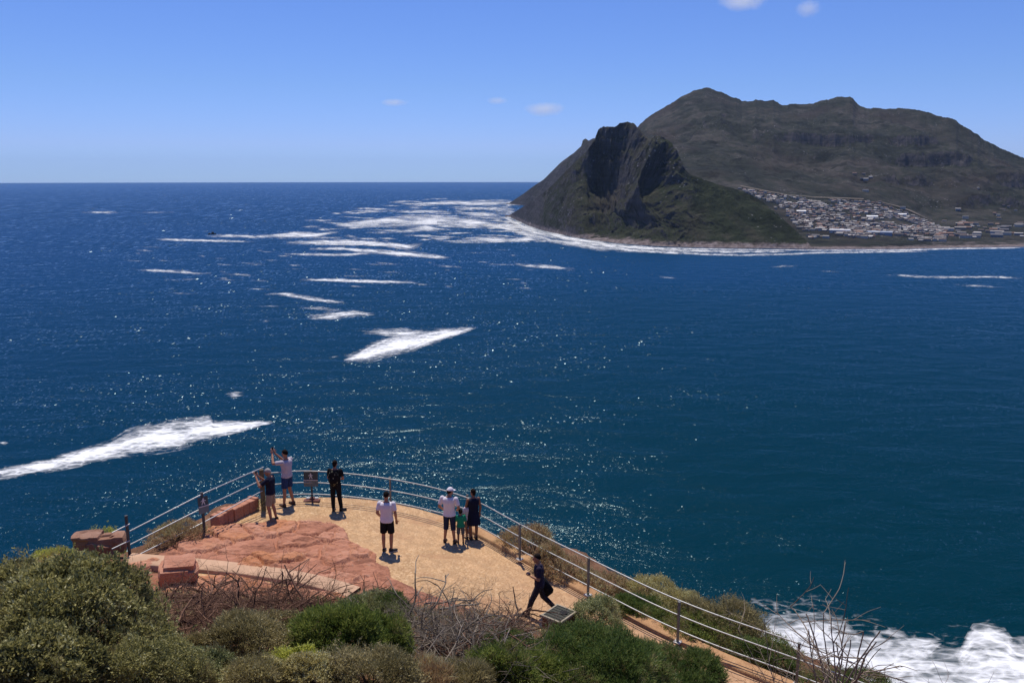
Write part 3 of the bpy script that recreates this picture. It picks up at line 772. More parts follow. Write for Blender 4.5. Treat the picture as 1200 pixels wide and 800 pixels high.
MAT['rock'] = make_rock_mat('red_sandstone', (0.46, 0.205, 0.128), (0.23, 0.098, 0.062), (0.60, 0.330, 0.225), (0.48, 0.195, 0.085))
MAT['rock_grey'] = make_rock_mat('brown_sandstone', (0.30, 0.165, 0.115), (0.16, 0.085, 0.06), (0.42, 0.27, 0.20), (0.36, 0.16, 0.075))
def rock_sheet(name, px_poly, step, thick, cell, seed, rise=0.0):
    poly = np.array([T(*p)[:2] for p in px_poly])
    poly_c = np.concatenate([poly, poly[:1]])
    x0, y0 = poly.min(0) - 0.3; x1, y1 = poly.max(0) + 0.3
    xs = np.arange(x0, x1, step); ys = np.arange(y0, y1, step)
    X, Y = np.meshgrid(xs, ys); P = np.stack([X.ravel(), Y.ravel()], 1)
    wx = P[:, 0] + 0.12 * fbm(P[:, 0] * 3, P[:, 1] * 3, seed=seed) ; wy = P[:, 1] + 0.12 * fbm(P[:, 0] * 3, P[:, 1] * 3, seed=seed + 3)
    sd = poly_dist(P, poly_c) * np.where(in_poly(P, poly), 1, -1) + 0.10 * fbm(P[:, 0] * 2.5, P[:, 1] * 2.5, seed=seed + 5)
    rs = np.random.RandomState(seed)
    ca, sa = math.cos(0.35), math.sin(0.35)
    def vor(sc_u, sc_v):
        u = (wx * ca + wy * sa) / sc_u; v = (-wx * sa + wy * ca) / sc_v
        iu, iv = np.floor(u), np.floor(v)
        d1 = np.full(len(u), 9.0); d2 = d1.copy(); idc = np.zeros(len(u))
        for a in (-1, 0, 1):
            for b in (-1, 0, 1):
                cu = iu + a; cv = iv + b; z0 = np.zeros_like(cu)
                pu = cu + _hash(cu, cv, z0, seed + 1); pv = cv + _hash(cu, cv, z0, seed + 2)
                d = np.maximum(np.abs(pu - u), np.abs(pv - v)) * 0.6 + 0.4 * np.hypot(pu - u, pv - v)
                h = _hash(cu, cv, z0, seed + 7)
                nearer = d < d1
                d2 = np.where(nearer, d1, np.minimum(d2, d)); idc = np.where(nearer, h, idc); d1 = np.where(nearer, d, d1)
        return d1, d2 - d1, idc
    _, c1, id1 = vor(cell * 1.5, cell)
    _, c2, id2 = vor(cell * 0.55, cell * 0.33)
    steps = np.floor((id1 * 0.8 + 0.5 * fbm(P[:, 0] * 0.6, P[:, 1] * 0.9, seed=seed + 9)) * 5) / 5
    H = thick * (0.55 + 0.75 * steps) + 0.05 * (id2 - 0.5) * (_hash(np.floor(id1 * 97), np.floor(id1 * 53), id1 * 0, 3) > 0.35)
    H -= 0.20 * (1 - smooth(0.015, 0.085, c1)) + 0.06 * (1 - smooth(0.01, 0.09, c2)) * (_hash(np.floor(id1 * 71), np.floor(id1 * 13), id1 * 0, 5) > 0.3)
    H += 0.022 * fbm(P[:, 0] * 4, P[:, 1] * 7, seed=seed + 11) + 0.02 * np.floor(3.5 * fbm(P[:, 0] * 1.3, P[:, 1] * 2.6, seed=seed + 13, octaves=5))
    H *= smooth(0.0, 0.28, sd) * 0.35 + 0.65 * smooth(0.0, 0.05, sd)
    H = np.maximum(H, 0.015) + rise
    Z = terr_z(P[:, 0]) + np.where(sd > -0.02, H, -0.12)
    keep = (sd > -0.12).reshape(X.shape)
    fc = grid_faces(*X.shape); ok = keep.ravel()[fc].all(1)
    used = np.unique(fc[ok]); remap = np.full(X.size, -1); remap[used] = np.arange(len(used))
    V = np.stack([P[:, 0], P[:, 1], Z], 1)[used]
    tone = np.clip(0.65 * id1 + 0.35 * id2, 0, 1)[used]
    return mesh_np(name, V, remap[fc[ok]], MAT['rock'], False, attrs={'tone': tone})
rk = rock_sheet('rock_outcrop', [(140, 668), (178, 655), (215, 632), (243, 622), (262, 617), (275, 614), (310, 612.5), (360, 611), (392, 615), (404, 622), (409, 634), (426, 642), (439, 649), (440, 659), (455, 664), (458, 676), (475, 685), (497, 694), (520, 703), (560, 716), (520, 730), (430, 726), (415, 702), (412, 688), (380, 683), (330, 673), (280, 667), (230, 661), (190, 660), (150, 680)], 0.032, 0.17, 0.95, 5)
tag(rk, 'broad cracked shelf of layered red sandstone beside the tan terrace', 'rock')
rk2 = rock_sheet('rock_ledge', [(150, 676), (195, 672), (280, 678), (340, 687), (400, 697), (425, 706), (420, 740), (330, 745), (250, 740), (150, 720)], 0.05, 0.16, 0.7, 15)
tag(rk2, 'pale pink rock ledge below the concrete strip, behind the dead brush', 'rock')
# concrete strip between the two rock shelves
strip_px = [(150, 657), (185, 660), (240, 664.5), (300, 671), (350, 679), (385, 687), (415, 697)]
cl = resample(smooth_line(np.array([T(*p)[:2] for p in strip_px]), 2), 0.2)
nrm = np.gradient(cl, axis=0); nrm = np.stack([nrm[:, 1], -nrm[:, 0]], 1) / np.linalg.norm(nrm, axis=1, keepdims=True)
sec = []
for off, h in ((-0.30, -0.1), (-0.30, 0.085), (-0.27, 0.105), (0.27, 0.105), (0.30, 0.085), (0.30, -0.1)):
    p = cl + nrm * off
    sec.append(np.stack([p[:, 0], p[:, 1], terr_z(p[:, 0]) + h + 0.01 * fbm(p[:, 0] * 3, p[:, 1] * 3, seed=3)], 1))
sec = np.stack(sec, 0)
MAT['strip'] = mat_simple('worn_concrete', (0.50, 0.315, 0.20), 0.9, 0.15, 3.0, bump=0.5)
tag(mesh_np('concrete_path', sec.reshape(-1, 3), grid_faces(6, len(cl)), MAT['strip'], False), kind='structure')

def boulder(name, label, c, size, rz, seed, mat='rock', tilt=0.0, blocky=0.55):
    bm = bmesh.new()
    bmesh.ops.create_cube(bm, size=2.0)
    bmesh.ops.subdivide_edges(bm, edges=bm.edges[:], cuts=11, use_grid_fill=True)
    co = np.array([v.co for v in bm.verts])
    sph = co / np.linalg.norm(co, axis=1, keepdims=True)
    q = co * blocky + sph * (1 - blocky) * 1.15
    q *= np.array(size) / 2
    q += (0.10 * fbm(q[:, 0] * 2.3, q[:, 1] * 2.3, q[:, 2] * 2.3, seed=seed, octaves=5)[:, None] + 0.06 * np.sign(fbm(q[:, 0] * 1.8, q[:, 1] * 1.8, q[:, 2] * 3, seed=seed + 4, octaves=2))[:, None]) * sph * min(size)
    for v, p in zip(bm.verts, q): v.co = p
    o = obj_bm(name, bm, MAT[mat], sm=False)
    at = o.data.attributes.new('tone', 'FLOAT', 'POINT'); at.data.foreach_set('value', np.full(len(q), 0.5, np.float32))
    o.location = c; o.rotation_euler = (tilt, tilt * 0.6, rz)
    return tag(o, label, 'rock')
p = T(211, 681); boulder('boulder', 'squarish red boulder with one dark face on the pink ledge', (p[0], p[1], p[2] + 0.30), (0.85, 0.70, 0.70), 0.35, 3, tilt=0.12, blocky=0.68)
p = T(131, 645); boulder('boulder', 'long rounded orange boulder by the leftmost railing post', (p[0] - 0.1, p[1], p[2] + 0.22), (0.95, 0.5, 0.48), 0.28, 9, 'rock_grey', blocky=0.6)
p = T(101, 648); boulder('boulder', 'pale tan boulder left of the long orange one', (p[0], p[1] + 0.15, p[2] + 0.25), (0.75, 0.5, 0.5), 0.15, 12, 'rock_grey', blocky=0.6)
p = T(64, 668); boulder('boulder', 'flat red boulder at the cliff edge above the sea, left of the others', (p[0], p[1], p[2] + 0.20), (0.8, 0.5, 0.32), 0.1, 14, 'rock', blocky=0.7)
# low masonry wall under the left railing
def low_wall():
    a, b = T(258, 619), T(305, 597)
    d = b - a; L = np.linalg.norm(d); d /= L
    nrm = np.array([-d[1], d[0], 0]); nrm /= np.linalg.norm(nrm)
    bm = bmesh.new()
    s = 0.0; k = 0
    while s < L - 0.1:
        w = min(rnd.uniform(0.17, 0.30), L - s)
        c = a + d * (s + w / 2) + nrm * 0.2 + np.array([0, 0, 0.17 + rnd.uniform(-0.03, 0.03)])
        rot = Matrix.Rotation(math.atan2(d[1], d[0]) + rnd.uniform(-0.10, 0.10), 3, 'Z') @ Matrix.Rotation(rnd.uniform(-0.05, 0.05) - math.asin(d[2]), 3, 'Y')
        bx(bm, c, (w - 0.004, 0.36 + rnd.uniform(-0.03, 0.03), 0.44 + rnd.uniform(-0.02, 0.03)), rot, 0.025)
        s += w; k += 1
    o = obj_bm('low_stone_wall', bm, MAT['rock'])
    at = o.data.attributes.new('tone', 'FLOAT', 'POINT'); at.data.foreach_set('value', np.random.RandomState(2).rand(len(o.data.vertices)).astype(np.float32) * 0.3 + 0.35)
    return tag(o, 'low wall of red stone blocks under the left railing', 'wall')
low_wall()

# ================================================================== RAILINGS
MAT['steel'] = mat_simple('galvanised_steel', (0.40, 0.40, 0.39), 0.45, 0.2, 14, metal=0.35, spec=0.5)
MAT['post_paint'] = mat_simple('weathered_grey_paint', (0.165, 0.165, 0.15), 0.6, 0.25, 9, metal=0.1)
MAT['dark_post'] = mat_simple('dark_grey_paint', (0.050, 0.056, 0.062), 0.55, 0.25, 9)
MAT['rail_light'] = mat_simple('pale_steel_rail', (0.46, 0.47, 0.47), 0.40, 0.15, 14, metal=0.3, spec=0.5)
MAT['pale_plate'] = mat_simple('pale_base_plate', (0.55, 0.53, 0.50), 0.6, 0.15, 10)
MAT['lichen_wood'] = mat_simple('mossy_brown_post', (0.115, 0.095, 0.055), 0.85, 0.4, 6, bump=0.4)

def rail_tube(name, pts, r, mat, parent):
    tb = Tubes(8); tb.add(pts, r)
    return tb.build(name, mat, parent)
def rail_post(parent, base, h, mat, w=0.055, plate=True, yaw=0.0):
    bm = bmesh.new()
    rot = Matrix.Rotation(yaw, 3, 'Z')
    bx(bm, (base[0], base[1], base[2] + h / 2), (w, w, h), rot, 0.006)
    bx(bm, (base[0], base[1], base[2] + h + 0.008), (w + 0.014, w + 0.014, 0.016), rot, 0.004)
    po = obj_bm('post', bm, mat, parent)
    if plate:
        bm = bmesh.new()
        bx(bm, (base[0], base[1], base[2] + 0.012), (0.17, 0.17, 0.02), rot, 0.003)
        for sx in (-1, 1):
            for sy in (-1, 1):
                o = rot @ Vector((sx * 0.06, sy * 0.06, 0))
                bx(bm, (base[0] + o.x, base[1] + o.y, base[2] + 0.032), (0.022, 0.022, 0.02), rot)
        obj_bm('base_plate', bm, MAT['pale_plate'], po)
    return po
# --- the long curved railing
post_px = [(366, 586), (458, 595.5), (548, 617.5), (609, 655), (689, 697), (794, 752), (933, 803)]
lip_h = [0.0, 0.0, 0.09, 0.10, 0.10, 0.10, 0.10]
pb = [T(p[0], p[1], h) for p, h in zip(post_px, lip_h)]
d = pb[-1] - pb[-2]; pb.append(pb[-1] + d * 0.95 + np.array([0.1, -0.2, 0])); pb.append(pb[-1] + d * 0.95 + np.array([0.1, -0.4, 0]))
corner = T(318, 590.5)
RH = [1.03, 0.64, 0.245]
rail_root = empty('railing', tuple(pb[3]), 'long curved grey railing with three rails round the terrace, running down to the right', 'railing')
def loc(p): return np.asarray(p) - pb[3]
path = smooth_line(np.array([corner] + pb), 3)
nn = np.gradient(path[:, :2], axis=0); nn = np.stack([-nn[:, 1], nn[:, 0]], 1); nn /= np.linalg.norm(nn, axis=1, keepdims=True)
for h in RH:
    q = path.copy(); q[:, 2] += h; q[:, :2] += nn * 0.045
    rail_tube('rail', resample(q - pb[3], 0.25), 0.0175, MAT['steel'], rail_root)
for i, b in enumerate(pb):
    if i == 0: continue                        # the first upright is the sign's own post
    yaw = math.atan2(*(pb[min(i + 1, len(pb) - 1)] - pb[i - 1])[[1, 0]])
    rail_post(rail_root, loc(b), 1.06, MAT['post_paint'], yaw=yaw)
# --- the straight railing on the left
lb = [T(152, 650), T(240, 628), T(309, 597.5)]
d = lb[0] - lb[1]
left_root = empty('railing', tuple(lb[1]), 'straight railing with dark posts climbing over the red rock on the left', 'railing')
for r0, r1, r2 in ((622, 577, 547), (638, 593.5, 561), (655, 611, 574)):
    q = np.array([at_y(152, r0, lb[0][1]), at_y(240, r1, lb[1][1] + 0.04), at_y(309, r2, lb[2][1])])
    rail_tube('rail', resample(q, 0.3) - lb[1], 0.0165, MAT['rail_light'], left_root)
for r0, r1 in ((613.5, 624), (633, 643)):
    q = np.array([at_y(152, r0, lb[0][1]), at_y(131, r1, lb[0][1] - 0.45)])
    rail_tube('rail', q - lb[1], 0.0165, MAT['rail_light'], left_root)
for b, h in ((lb[0], 1.12), (lb[1], 1.32)):
    rail_post(left_root, b - lb[1] + np.array([0, 0, -0.05]), h + 0.05, MAT['dark_post'], 0.065, False, math.atan2(d[1], d[0]))
bm = bmesh.new(); bx(bm, tuple(lb[2] - lb[1] + np.array([0, 0, 0.66])), (0.13, 0.12, 1.36), Matrix.Rotation(0.5, 3, 'Z'), 0.015)
obj_bm('corner_post', bm, MAT['lichen_wood'], left_root)

# --- the two warning signs
MAT['sign_dark'] = mat_simple('dark_sign_face', (0.050, 0.074, 0.076), 0.45, 0.15, 6)
MAT['sign_grey'] = mat_simple('blue_grey_sign_face', (0.125, 0.165, 0.170), 0.5, 0.12, 6)
MAT['sign_mark'] = mat_simple('white_sign_marking', (0.62, 0.62, 0.60), 0.6, 0.05, 10)
MAT['sign_foot'] = mat_simple('reddish_brown_foot', (0.16, 0.060, 0.045), 0.8, 0.25, 8)
def sign(base, rz, label, own_post, w=0.46):
    root = empty('warning_sign', tuple(base), label, 'sign', rz=rz)
    if own_post:
        bm = bmesh.new(); bx(bm, (0, 0, 0.55), (0.055, 0.05, 1.10), None, 0.006); obj_bm('post', bm, MAT['dark_post'], root)
        bm = bmesh.new(); bx(bm, (0, -0.06, 0.02), (0.52, 0.22, 0.05), None, 0.012); bx(bm, (0, 0, 0.07), (0.16, 0.13, 0.06), None, 0.01)
        obj_bm('foot', bm, MAT['sign_foot'], root)
        for sx in (-0.14, 0.12):
            bm = bmesh.new(); bx(bm, (sx, 0.05, 0.05), (0.13, 0.11, 0.075), None, 0.02); obj_bm('footing_stone', bm, MAT['pale_plate'], root)
    z0 = 0.64 if own_post else 0.86
    tilt = Matrix.Rotation(-0.10, 3, 'X')
    bm = bmesh.new(); bx(bm, (0, -0.05, z0 + 0.22), (w, 0.014, 0.27), tilt, 0.003); up = obj_bm('picture_panel', bm, MAT['sign_dark'], root)
    bm = bmesh.new(); bx(bm, (0, -0.075, z0 - 0.03), (w, 0.014, 0.20), tilt, 0.003); lo = obj_bm('text_panel', bm, MAT['sign_grey'], root)
    # white pictogram of a falling figure and lines of lettering too small to read
    bm = bmesh.new()
    bx(bm, (0.0, -0.076, z0 + 0.295), (0.040, 0.006, 0.040), tilt, 0.0)
    bx(bm, (0.0, -0.072, z0 + 0.235), (0.055, 0.006, 0.075), tilt, 0.0)
    for sx in (-1, 1):
        bx(bm, (sx * 0.030, -0.066, z0 + 0.165), (0.026, 0.006, 0.085), tilt @ Matrix.Rotation(-sx * 0.35, 3, 'Y'), 0.0)
        bx(bm, (sx * 0.050, -0.0735, z0 + 0.245), (0.060, 0.006, 0.020), tilt @ Matrix.Rotation(sx * 0.5, 3, 'Y'), 0.0)
    obj_bm('pictogram', bm, MAT['sign_mark'], up)
    bm = bmesh.new(); bx(bm, (0, -0.0925, z0 + 0.085), (w, 0.012, 0.03), tilt); obj_bm('top_edge', bm, MAT['pale_plate'], lo)
    return root
sign(pb[0], 0.02, 'two-part warning sign on its own post with a red-brown foot at the railing', True)
sign(lb[1], math.atan2(d[1], d[0]) + math.pi, 'two-part warning sign fixed on the dark middle post of the left railing', False, 0.30)

# --- utility box with a slatted metal lid
MAT['box_side'] = mat_simple('brown_timber_side', (0.155, 0.075, 0.035), 0.85, 0.35, 7, bump=0.4)
MAT['lid_rim'] = mat_simple('pale_concrete_rim', (0.34, 0.29, 0.21), 0.85, 0.15, 12)
MAT['lid_metal'] = mat_simple('dark_ribbed_lid', (0.060, 0.062, 0.052), 0.85, 0.2, 14, metal=0.0, spec=0.15)
MAT['black'] = mat_simple('black_opening', (0.012, 0.012, 0.012), 0.9, 0.1)
def utility_box():
    h = 0.55
    A, B, Cc = T(633, 719, h), T(654, 708.5, h), T(656, 730, h)
    Dd = B + (Cc - A)
    o = (A + B + Cc + Dd) / 4; o[2] = terr_z(o[0])
    root = empty('utility_box', tuple(o), 'low brown box with a ribbed metal lid beside the grey-green bush', 'box')
    u = B - A; w = Cc - A
    lu, lw = np.linalg.norm(u), np.linalg.norm(w)
    rz = math.atan2(w[1], w[0])
    rot = Matrix.Rotation(rz, 3, 'Z')
    bm = bmesh.new(); bx(bm, (0, 0, h / 2 - 0.05), (lw - 0.04, lu - 0.04, h + 0.06), rot, 0.01); obj_bm('body', bm, MAT['box_side'], root)
    bm = bmesh.new()
    for s in (-1, 1):
        bx(bm, tuple(rot @ Vector((0, s * (lu / 2 - 0.02), h + 0.0))), (lw + 0.04, 0.045, 0.06), rot, 0.01)
        bx(bm, tuple(rot @ Vector((s * (lw / 2 - 0.02), 0, h + 0.001))), (0.045, lu - 0.05, 0.06), rot, 0.01)
    obj_bm('rim', bm, MAT['lid_rim'], root)
    bm = bmesh.new()
    n = 11
    for k in range(n):
        yy = -lu / 2 + 0.06 + (lu - 0.12) * (k + 0.5) / n
        bx(bm, tuple(rot @ Vector((0, yy, h - 0.002 + 0.012 * (k % 2)))), (lw - 0.10, (lu - 0.12) / n * 0.98, 0.03), rot)
    lid = obj_bm('lid', bm, MAT['lid_metal'], root)
    bm = bmesh.new(); bmesh.ops.create_cone(bm, cap_ends=True, segments=18, radius1=0.10, radius2=0.10, depth=0.03, matrix=Matrix.Translation(rot @ Vector((lw * 0.14, lu * 0.12, h + 0.025))))
    obj_bm('hole_cover', bm, MAT['black'], lid)
utility_box()

# ================================================================== PEOPLE
def skin_mat(name, c): return mat_simple(name, c, 0.6, 0.06, 6, spec=0.4)
MAT['skin'] = skin_mat('skin_tanned', (0.36, 0.17, 0.10)); MAT['skin_brown'] = skin_mat('skin_brown', (0.23, 0.105, 0.062)); MAT['skin_fair'] = skin_mat('skin_fair', (0.48, 0.25, 0.17))
def cloth(name, c, var=0.12): return mat_simple(name, c, 0.9, var, 7, spec=0.15, bump=0.25)
MAT['hair_dark'] = mat_simple('dark_hair', (0.012, 0.008, 0.006), 0.8, 0.4, 30, spec=0.1)
MAT['hair_grey'] = mat_simple('grey_hair', (0.30, 0.28, 0.26), 0.6, 0.35, 30)
MAT['navy'] = cloth('navy_cotton', (0.010, 0.013, 0.030)); MAT['khaki'] = cloth('khaki_cotton', (0.27, 0.22, 0.155))
MAT['lightgrey'] = cloth('light_grey_cotton', (0.46, 0.42, 0.47)); MAT['blue_shorts'] = cloth('blue_cotton', (0.022, 0.045, 0.12))
MAT['blackcloth'] = cloth('black_cotton', (0.009, 0.009, 0.011), 0.3); MAT['white'] = cloth('white_cotton', (0.70, 0.65, 0.70), 0.05)
MAT['denim'] = cloth('dark_denim', (0.017, 0.024, 0.052)); MAT['green'] = cloth('green_cotton', (0.012, 0.20, 0.115)); MAT['greygreen'] = cloth('grey_blue_cotton', (0.075, 0.085, 0.10))
MAT['plum'] = cloth('dark_plum_cotton', (0.030, 0.022, 0.040)); MAT['darktrouser'] = cloth('dark_grey_trousers', (0.028, 0.026, 0.034))
MAT['pinkwhite'] = cloth('pale_pink_cotton', (0.62, 0.52, 0.60), 0.08); MAT['brownshoe'] = mat_simple('brown_shoe', (0.07, 0.035, 0.022), 0.7)
MAT['blackshoe'] = mat_simple('black_shoe', (0.010, 0.010, 0.011), 0.6); MAT['sole'] = mat_simple('white_sole', (0.55, 0.53, 0.5), 0.7)
MAT['eye'] = mat_simple('eye', (0.02, 0.015, 0.012), 0.2, 0.1); MAT['lips'] = mat_simple('lips', (0.25, 0.08, 0.065), 0.5, 0.1)
def pattern_mat():
    t = NT('black_cloth_with_pale_motifs')
    v = t.voronoi(t.coord('Object', (16, 16, 12)), 1.0)
    col = t.ramp(v, [(0.24, (0.20, 0.20, 0.13)), (0.34, (0.010, 0.010, 0.011))])
    t.principled(col, 0.9, spec=0.1); return t.m
MAT['pattern'] = pattern_mat()

def ell(bm, c, r, rot=None, seg=16):
    M = Matrix.Translation(Vector(c)) @ (rot.to_4x4() if rot is not None else Matrix.Identity(4)) @ Matrix.Diagonal((*r, 1))
    bmesh.ops.create_uvsphere(bm, u_segments=seg, v_segments=seg - 4, radius=1.0, matrix=M)
def limb(bm, pts, rads, n=12, round_ends=True):
    """rounded tapered limb"""
    tube(bm, pts, rads, n)
    if round_ends:
        for p, r in ((pts[0], rads[0]), (pts[-1], rads[-1])): ell(bm, p, (r * 0.995,) * 3, None, 10)
def torso(bm, rings, n=20):
    """rings: (z, cx, cy, half width, half depth)"""
    rr = []
    for c, hw, hd, ax, ay in rings:
        rr.append([bm.verts.new(Vector(c) + ax * math.copysign(abs(math.cos(2 * math.pi * k / n)) ** 0.85, math.cos(2 * math.pi * k / n)) * hw + ay * math.sin(2 * math.pi * k / n) * hd) for k in range(n)])
    for a, b in zip(rr, rr[1:]):
        for k in range(n): bm.faces.new((a[k], a[(k + 1) % n], b[(k + 1) % n], b[k]))
    bm.faces.new(list(reversed(rr[0]))); bm.faces.new(rr[-1])
def remeshed(name, bm, voxel, mat, parent, smooth_it=3, sfac=0.5):
    bmesh.ops.recalc_face_normals(bm, faces=bm.faces[:])
    me = bpy.data.meshes.new(name + '_raw'); bm.to_mesh(me); bm.free()
    o = bpy.data.objects.new(name + '_raw', me); COL.objects.link(o)
    m = o.modifiers.new('r', 'REMESH'); m.mode = 'VOXEL'; m.voxel_size = voxel; m.use_smooth_shade = True
    if smooth_it:
        s = o.modifiers.new('s', 'SMOOTH'); s.factor = sfac; s.iterations = smooth_it
    bpy.context.view_layer.update()
    new = bpy.data.meshes.new_from_object(o.evaluated_get(bpy.context.evaluated_depsgraph_get()))
    bpy.data.objects.remove(o); bpy.data.meshes.remove(me)
    new.name = name; new.materials.clear(); new.materials.append(mat)
    return link(name, new, parent)

def person(base, h, facing, label, skin, pose, top=None, bottom=None, shoes='blackshoe', hair=('hair_dark', 'short'), child=False, group=None):
    """facing: degrees, 0 looks towards +Y (out to sea), 90 towards -X"""
    root = empty('person', tuple(base), label, 'person', group, rz=R(facing))
    S = h / 1.75
    hs = 1.22 if child else 1.0
    V_ = lambda p: Vector(p) * S
    J = dict(pelvis=(0, 0, 0.95), chest=(0, 0.0, 1.26), neck=(0, -0.01, 1.47), head=(0, 0.02, 1.63),
             hipL=(-0.09, 0, 0.92), hipR=(0.09, 0, 0.92), kneeL=(-0.11, 0.02, 0.50), kneeR=(0.11, 0.02, 0.50), ankL=(-0.12, -0.02, 0.085), ankR=(0.12, -0.02, 0.085),
             shL=(-0.185, 0, 1.41), shR=(0.185, 0, 1.41), elL=(-0.25, -0.03, 1.13), elR=(0.25, -0.03, 1.13), wrL=(-0.26, 0.06, 0.89), wrR=(0.26, 0.06, 0.89),
             toeL=(-0.03, 1, 0), toeR=(0.03, 1, 0), hdL=None, hdR=None, look=0.0, nod=0.0)
    J.update(pose)
    P = {k: V_(v) for k, v in J.items() if k not in ('toeL', 'toeR', 'hdL', 'hdR', 'look', 'nod')}
    if child: P['head'] = P['head'] + Vector((0, 0, -0.03 * S))
    bm = bmesh.new()
    fwd = Vector((0, 1, 0)); side = Vector((1, 0, 0))
    shv = (P['shR'] - P['shL']).normalized(); hpv = (P['hipR'] - P['hipL']).normalized()
    def ringset(g, z0=None):
        up = (P['neck'] - P['pelvis'])
        out = []
        for f, hw, hd in ((-0.16, 0.155, 0.105), (0.0, 0.168, 0.118), (0.22, 0.150, 0.105), (0.45, 0.155, 0.108), (0.68, 0.178, 0.118), (0.86, 0.180, 0.105), (0.95, 0.120, 0.080), (1.02, 0.062, 0.062)):
            ax = (hpv * (1 - f) + shv * f).normalized(); ay = up.normalized().cross(ax).normalized()
            out.append((P['pelvis'] + up * f, (hw + g) * S, (hd + g) * S, ax, ay))
        return out
    torso(bm, ringset(0))
    for s in 'LR':
        limb(bm, [P['hip' + s], P['knee' + s].lerp(P['hip' + s], 0.5), P['knee' + s]], [0.088 * S, 0.075 * S, 0.054 * S])
        calf = P['knee' + s].lerp(P['ank' + s], 0.3) + Vector((0, -0.012, 0)) * S
        limb(bm, [P['knee' + s], calf, P['ank' + s]], [0.053 * S, 0.055 * S, 0.036 * S])
        toe = Vector(J['toe' + s]).normalized()
        limb(bm, [P['ank' + s] + Vector((0, 0, -0.035)) * S - toe * 0.03 * S, P['ank' + s] + toe * 0.13 * S + Vector((0, 0, -0.05)) * S], [0.036 * S, 0.030 * S])
        limb(bm, [P['sh' + s], P['el' + s]], [0.053 * S, 0.040 * S])
        limb(bm, [P['el' + s], P['el' + s].lerp(P['wr' + s], 0.3), P['wr' + s]], [0.040 * S, 0.040 * S, 0.026 * S])
        hd = J['hd' + s]
        fd = (Vector(hd) if hd is not None else (P['wr' + s] - P['el' + s])).normalized()
        pn = fd.cross(Vector((1, 0, 0)) if abs(fd.x) < 0.8 else Vector((0, 1, 0))).normalized()
        wd = fd.cross(pn).normalized()
        if s == 'R': wd = -wd
        w0 = P['wr' + s]
        rot = Matrix((wd, pn, fd)).transposed()
        ell(bm, w0 + fd * 0.05 * S, (0.042 * S, 0.018 * S, 0.055 * S), rot, 12)
        for i, ln in enumerate((0.066, 0.076, 0.070, 0.054)):
            b0 = w0 + fd * 0.088 * S + wd * (0.030 - 0.020 * i) * S
            b1 = b0 + fd * ln * 0.55 * S + pn * 0.004 * S; b2 = b1 + (fd * 0.75 + pn * 0.6).normalized() * ln * 0.5 * S
            limb(bm, [b0 - fd * 0.02 * S, b1, b2], [0.0095 * S, 0.009 * S, 0.008 * S], 8)
        b0 = w0 + fd * 0.03 * S + wd * 0.034 * S; b1 = b0 + (fd * 0.6 + wd * 0.75).normalized() * 0.045 * S
        limb(bm, [b0, b1, b1 + fd * 0.035 * S], [0.013 * S, 0.011 * S, 0.009 * S], 8)
    # neck and head with a face
    limb(bm, [P['neck'] + Vector((0, 0, -0.04)) * S, P['head'] + Vector((0, -0.015, -0.04)) * S], [0.058 * S, 0.052 * S])
    hr = Matrix.Rotation(R(J['look']), 3, 'Z') @ Matrix.Rotation(R(-J['nod']), 3, 'X')
    H = lambda p: P['head'] + hr @ (Vector(p) * S * hs)
    ell(bm, H((0, 0, 0.02)), (0.076 * S * hs, 0.096 * S * hs, 0.105 * S * hs), hr)
    ell(bm, H((0, 0.030, -0.055)), (0.056 * S * hs, 0.064 * S * hs, 0.062 * S * hs), hr)
    limb(bm, [H((0, 0.092, 0.012)), H((0, 0.112, -0.028))], [0.010 * S * hs, 0.017 * S * hs], 8)
    for sx in (-1, 1): ell(bm, H((sx * 0.078, -0.005, -0.005)), (0.010 * S * hs, 0.020 * S * hs, 0.032 * S * hs), hr, 10)
    remeshed('body', bm, 0.0085 * S, MAT[skin], root, 2, 0.4)
    for sx in (-1, 1):
        b = bmesh.new(); ell(b, H((sx * 0.031, 0.088, 0.012)), (0.012 * S * hs, 0.007 * S * hs, 0.008 * S * hs), hr, 8); obj_bm('eye', b, MAT['eye'], root, True)
    b = bmesh.new(); ell(b, H((0, 0.090, -0.062)), (0.024 * S * hs, 0.008 * S * hs, 0.008 * S * hs), hr, 8); obj_bm('mouth', b, MAT['lips'], root, True)
    # hair
    hm, style = hair
    b = bmesh.new()
    if style != 'none':
        k = 1.085 if style != 'short' else 1.06
        bmesh.ops.create_uvsphere(b, u_segments=20, v_segments=14, radius=1.0)
        for v in b.verts:
            c = v.co
            cut = 0.10 + 0.55 * max(0, c.y) - 0.55 * max(0, -c.y)
            if c.z < cut: c.z = cut + (c.z - cut) * 0.12
            q = Vector((c.x * 0.078 * k, c.y * 0.098 * k - 0.006, c.z * 0.108 * k + 0.022))
            v.co = H(q)
        if style == 'bun':
            ell(b, H((0, -0.085, 0.085)), (0.042 * S * hs,) * 3, None, 12)
            ell(b, H((0, -0.055, -0.02)), (0.062 * S * hs, 0.05 * S * hs, 0.07 * S * hs), hr, 12)
        if style == 'long':
            ell(b, H((0, -0.06, -0.06)), (0.075 * S * hs, 0.045 * S * hs, 0.12 * S * hs), hr, 12)
        if style == 'curly':
            for i in range(26):
                a = rnd.uniform(0, 6.28); e = rnd.uniform(0.15, 1.45)
                ell(b, H((0.085 * math.cos(a) * math.cos(e), 0.1 * math.sin(a) * math.cos(e) - 0.012, 0.02 + 0.11 * math.sin(e))), (0.026 * S,) * 3, None, 8)
        remeshed('hair', b, 0.010 * S, MAT[hm], root, 1)
    else: b.free()
